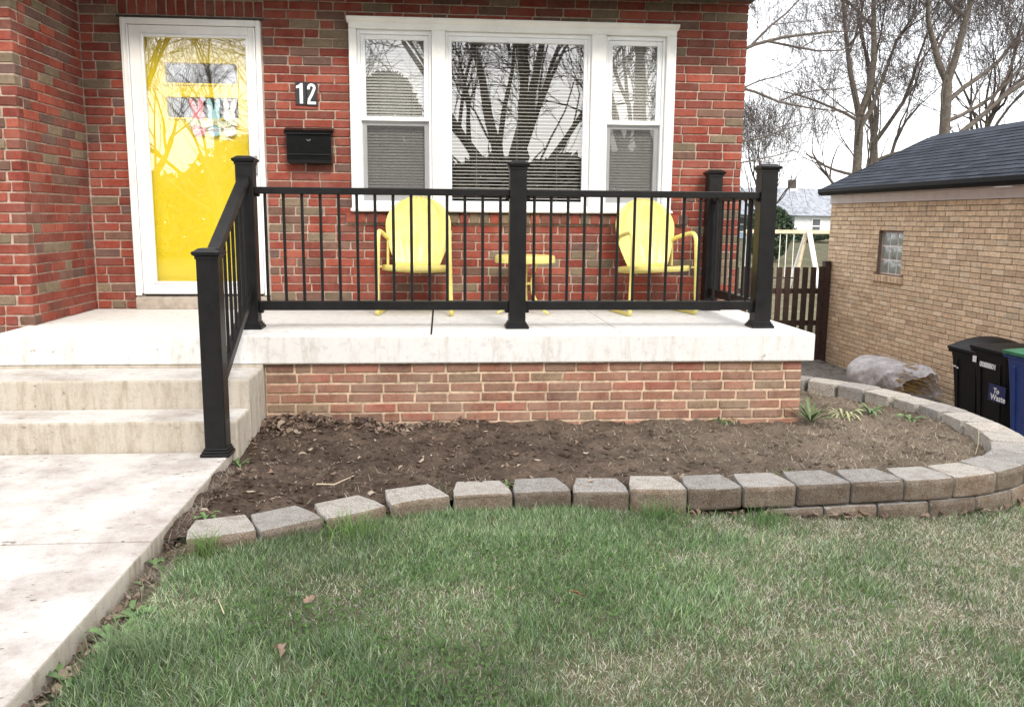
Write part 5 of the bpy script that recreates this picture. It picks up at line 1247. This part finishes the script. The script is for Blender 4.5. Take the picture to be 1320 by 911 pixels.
# foliage clumps made of many small leaves
def foliage(name, base, h, rx, label, cat, seed, n=9000, mat='evergreen', leaf=0.09, conical=True, group=None, trunk=0.12):
    r_ = np.random.default_rng(seed); t = thing(name, label, cat, base, group)
    u = r_.random(n); 
    if conical: prof = np.sqrt(np.clip(1 - u ** 2.4, 0, 1)) * rx + .05
    else: prof = np.sqrt(np.clip(1 - (2 * u - 1) ** 2, 0.02, 1)) * rx
    th = r_.random(n) * 2 * PI; lump = 0.78 + 0.4 * VN(seed + 50)(th * 3, u * 9)
    rad = prof * lump * (0.45 + 0.55 * r_.random(n) ** .35)
    P = np.stack([np.cos(th) * rad, np.sin(th) * rad, u * h + .08], 1) + np.array(base)
    a = r_.normal(size=(n, 3)); a /= np.linalg.norm(a, axis=1)[:, None]; b = np.cross(a, r_.normal(size=(n, 3))); b /= np.linalg.norm(b, axis=1)[:, None]
    s = leaf * (0.5 + r_.random(n))[:, None]; V = np.stack([P - a * s, P + b * s * .35, P + a * s, P - b * s * .35], 1).reshape(-1, 3)
    reg('foliage', tri_mesh('foliage', V, np.arange(4 * n).reshape(n, 4)), mat, t)
    B = Vector(base); MB().tube([B + Vector((0, 0, -.2)), B + Vector((0, 0, h * .9))], [trunk, trunk * .2], 7).build('trunk', 'bark', t, 0, True)
foliage('evergreen_shrub', (12.9, 26.5, gz(12.9, 26.5)), 2.1, 0.95, 'dark evergreen shrub seen through the side railing', 'shrub', 3, 5000, conical=False)
foliage('shrub', (20.3, 39.4, gz(20.3, 39.4)), 0.55, 1.2, 'low dark shrub under the teal bin by the far house', 'shrub', 4, 3000, conical=False, leaf=.07)
foliage('shrub', (22.2, 38.6, gz(22.2, 38.6)), 0.75, 1.3, 'low green shrub under the far white house window', 'shrub', 5, 3500, mat='leaf_green', conical=False, leaf=.07)

# ------------------------------------------------------------------ far house
fh = thing('far_house', 'distant white and blue sided house with grey shingle roof and chimney', 'house', (22, 44, -.6))
hy = 42.0
w1 = MB(); w1.box(20.46, 29, hy, 49, -1.2, 1.02); w1.build('wall', 'siding_white', fh)
w2 = MB(); w2.box(12.5, 20.455, hy + .6, 49, -1.2, 1.25); o = w2.build('wall', 'siding_blue', fh); o['label'] = 'blue sided part of the wall'
for k in range(11): MB().box(20.45, 29, hy - .025, hy - .003, -0.95 + k * .17, -0.95 + k * .17 + .14).build('siding_board', 'siding_white', fh)
for k in range(12): MB().box(12.5, 20.44, hy + .575, hy + .597, -0.95 + k * .17, -0.95 + k * .17 + .14).build('siding_board', 'siding_blue', fh)
rf = MB(); rf.add([(12.0, hy - .4, 0.98), (29.4, hy - .4, 0.88), (29.4, 45.4, 2.62), (12.0, 45.4, 2.62), (12.0, 49.4, .95), (29.4, 49.4, .95)], [(0, 1, 2, 3), (3, 2, 5, 4)]); froof = rf.build('roof', 'far_roof', fh)
MB().box(21.35, 21.75, 45.1, 45.5, 2.5, 3.12).build('chimney', 'lintel_steel', froof); MB().box(21.35, 21.80, 45.0, 45.08, 2.38, 2.58).build('flashing', 'siding_white', froof)
def fwin(x0, x1, z0, z1, y):
    q = MB(); frame(q, x0 - .07, x1 + .07, z0 - .07, z1 + .07, y - .07, y - .027, .07, .07, .07, .07); q.box(x0, x1, y - .065, y - .03, (z0 + z1) / 2 - .03, (z0 + z1) / 2 + .03); q_ = q.build('window', 'white_vinyl', fh)
    MB().box(x0, x1, y - .045, y - .028, z0, z1).build('pane', 'far_glass', q_)
fwin(21.52, 21.98, -0.05, 0.72, hy); fwin(19.80, 20.05, 0.1, 0.62, hy + .6); fwin(17.0, 17.9, 0.0, .8, hy + .6)
tbn = thing('teal_bin', 'small teal bin standing by the far blue house wall', 'bin', (20.15, 41.6, -.6)); b_ = MB(); b_.add([(19.75, 41.2, -.62), (20.45, 41.2, -.62), (20.45, 41.9, -.62), (19.75, 41.9, -.62), (19.68, 41.1, .02), (20.52, 41.1, .02), (20.52, 42.0, .02), (19.68, 42.0, .02)], [(0, 1, 5, 4), (1, 2, 6, 5), (2, 3, 7, 6), (3, 0, 4, 7), (0, 3, 2, 1), (4, 5, 6, 7)]); b_.build('body', 'teal_plastic', tbn, 0.03)
MB().box(19.64, 20.56, 41.05, 42.05, .03, .10).build('lid', 'teal_plastic', tbn, 0.02)

# ------------------------------------------------------------------ swing set on the lawn beyond the fence
sw = thing('swing_set', 'pale wooden A-frame swing set on the lawn beyond the picket fence', 'swing set', (9.3, 16, -1.3))
zg = float(H(9.3, 16))
MB().bar((8.1, 16, .37), (12.4, 16, .37), .08, .10).build('beam', 'wood_pale', sw, .006)
for (xa, za) in ((9.86, .40), (12.2, .40)):
    for s_ in (-1, 1): MB().bar((xa, 16 + .06 * s_, za), (xa + (.0), 16 + 1.05 * s_, zg), .07, .07, (1, 0, 0)).build('leg', 'white_paint', sw, .005)
    MB().bar((xa - .30, 16.0, zg), (xa - .02, 16.0, .32), .07, .07, (0, 1, 0)).build('brace', 'wood_pale', sw, .005)
    MB().bar((xa + .45, 15.9, zg + .0), (xa + .06, 15.94, .34), .08, .08, (0, 1, 0)).build('brace', 'white_paint', sw, .005)
MB().bar((8.22, 16, zg), (8.24, 16, .43), .09, .09, (0, 1, 0)).build('leg', 'white_paint', sw, .005)
for (xa, xb) in ((8.85, 9.12), (9.3, 9.5), (10.6, 10.95)):
    for xq in (xa, xb): MB().tube([(xq, 16, .31), (xq, 16, -.85)], .011, 5).build('rope', 'rope_white', sw)
    MB().box(xa - .04, xb + .04, 15.9, 16.1, -.88, -.85).build('swing_seat', 'rubber', sw)

# ------------------------------------------------------------------ trees across the street, mirrored in the windows
GS = 'trees across the street mirrored in the windows'
tree('street_tree', (2.2, -24.0, -1.95), None, 'huge many-limbed bare tree mirrored in the picture window', 61, 0.50, 3.3, (0, 0), 0.6, limbs=[
    (1.0, (-.62, .1, .80), 6.0, .17), (1.0, (-.36, -.1, .95), 6.6, .20), (1.0, (-.10, .1, 1), 6.8, .19), (1.0, (.20, .0, .97), 6.6, .21), (1.0, (.46, .1, .87), 6.2, .20), (.92, (.74, -.1, .64), 5.6, .16), (.85, (.90, .1, .36), 4.8, .11), (.9, (-.85, .1, .45), 4.6, .12), (.95, (.33, .3, .88), 5.6, .11), (.95, (-.22, .3, .92), 5.6, .11), (.8, (-.95, .0, .2), 4.0, .08), (.7, (.95, .0, .22), 4.0, .08)] + [(0.55 + .45 * math.sin(k * 1.7) ** 2, (math.cos(k * 2.4) * .9, .5 * math.sin(k * 2.4), .25 + .5 * ((k * .37) % 1)), 3.2 + 2 * ((k * .61) % 1), .045 + .02 * ((k * .29) % 1)) for k in range(12)], depth=6, sub=3, group=GS, maxp=40000, tmin=.011, bark='street_bark', tw='far_twigs')
foliage('evergreen_tree', (-1.75, -23.0, -1.95), 7.2, 1.8, 'dense evergreen tree mirrored in the narrow window by the mailbox', 'tree', 8, 16000, leaf=.13, conical=True, group=GS, trunk=.2)
tree('street_tree', (-8.6, -28, -1.95), None, 'bare tree mirrored in the glass of the yellow door', 67, 0.17, 3.8, (0, 0), 0.85, limb_n=8, limb_len=4.6, depth=5, group=GS, maxp=6000, bark='street_bark', tw='far_twigs')
tree('street_tree', (-11.5, -26, -1.95), None, 'bare tree mirrored near the top left of the door glass', 71, 0.25, 3.6, (0, 0), 0.85, limb_n=8, limb_len=4.8, depth=5, group=GS, maxp=5000, bark='street_bark', tw='far_twigs')
tree('street_tree', (6.6, -21.0, -1.95), None, 'bare tree with upright trunk mirrored in the narrow window by the house corner', 73, 0.30, 4.2, (0, 0), 0.8, limb_n=9, limb_len=5.0, depth=5, group=GS, maxp=5000, bark='street_bark', tw='far_twigs')

# far wood and hedge line across the street
r_ = np.random.default_rng(77); n = 60000
x = r_.uniform(-60, 60, n); top = 2.2 + 2.6 * VN(91)(x * .18, x * 0) + 1.0 * VN(92)(x * .9, x * 0); z = -2.0 + (top + 2.0) * r_.random(n) ** .8; y = -46 + r_.normal(0, 1.2, n)
P = np.stack([x, y, z], 1); a = r_.normal(size=(n, 3)); a /= np.linalg.norm(a, axis=1)[:, None]; b = np.cross(a, r_.normal(size=(n, 3))); b /= np.linalg.norm(b, axis=1)[:, None]
s = 0.32 * (0.5 + r_.random(n))[:, None]; V = np.stack([P - a * s, P + b * s * .5, P + a * s, P - b * s * .5], 1).reshape(-1, 3)
tag(reg('distant_wood', tri_mesh('distant_wood', V, np.arange(4 * n).reshape(n, 4)), 'far_twigs'), 'dark line of distant trees mirrored low in the glass', 'wood', None, 'stuff')
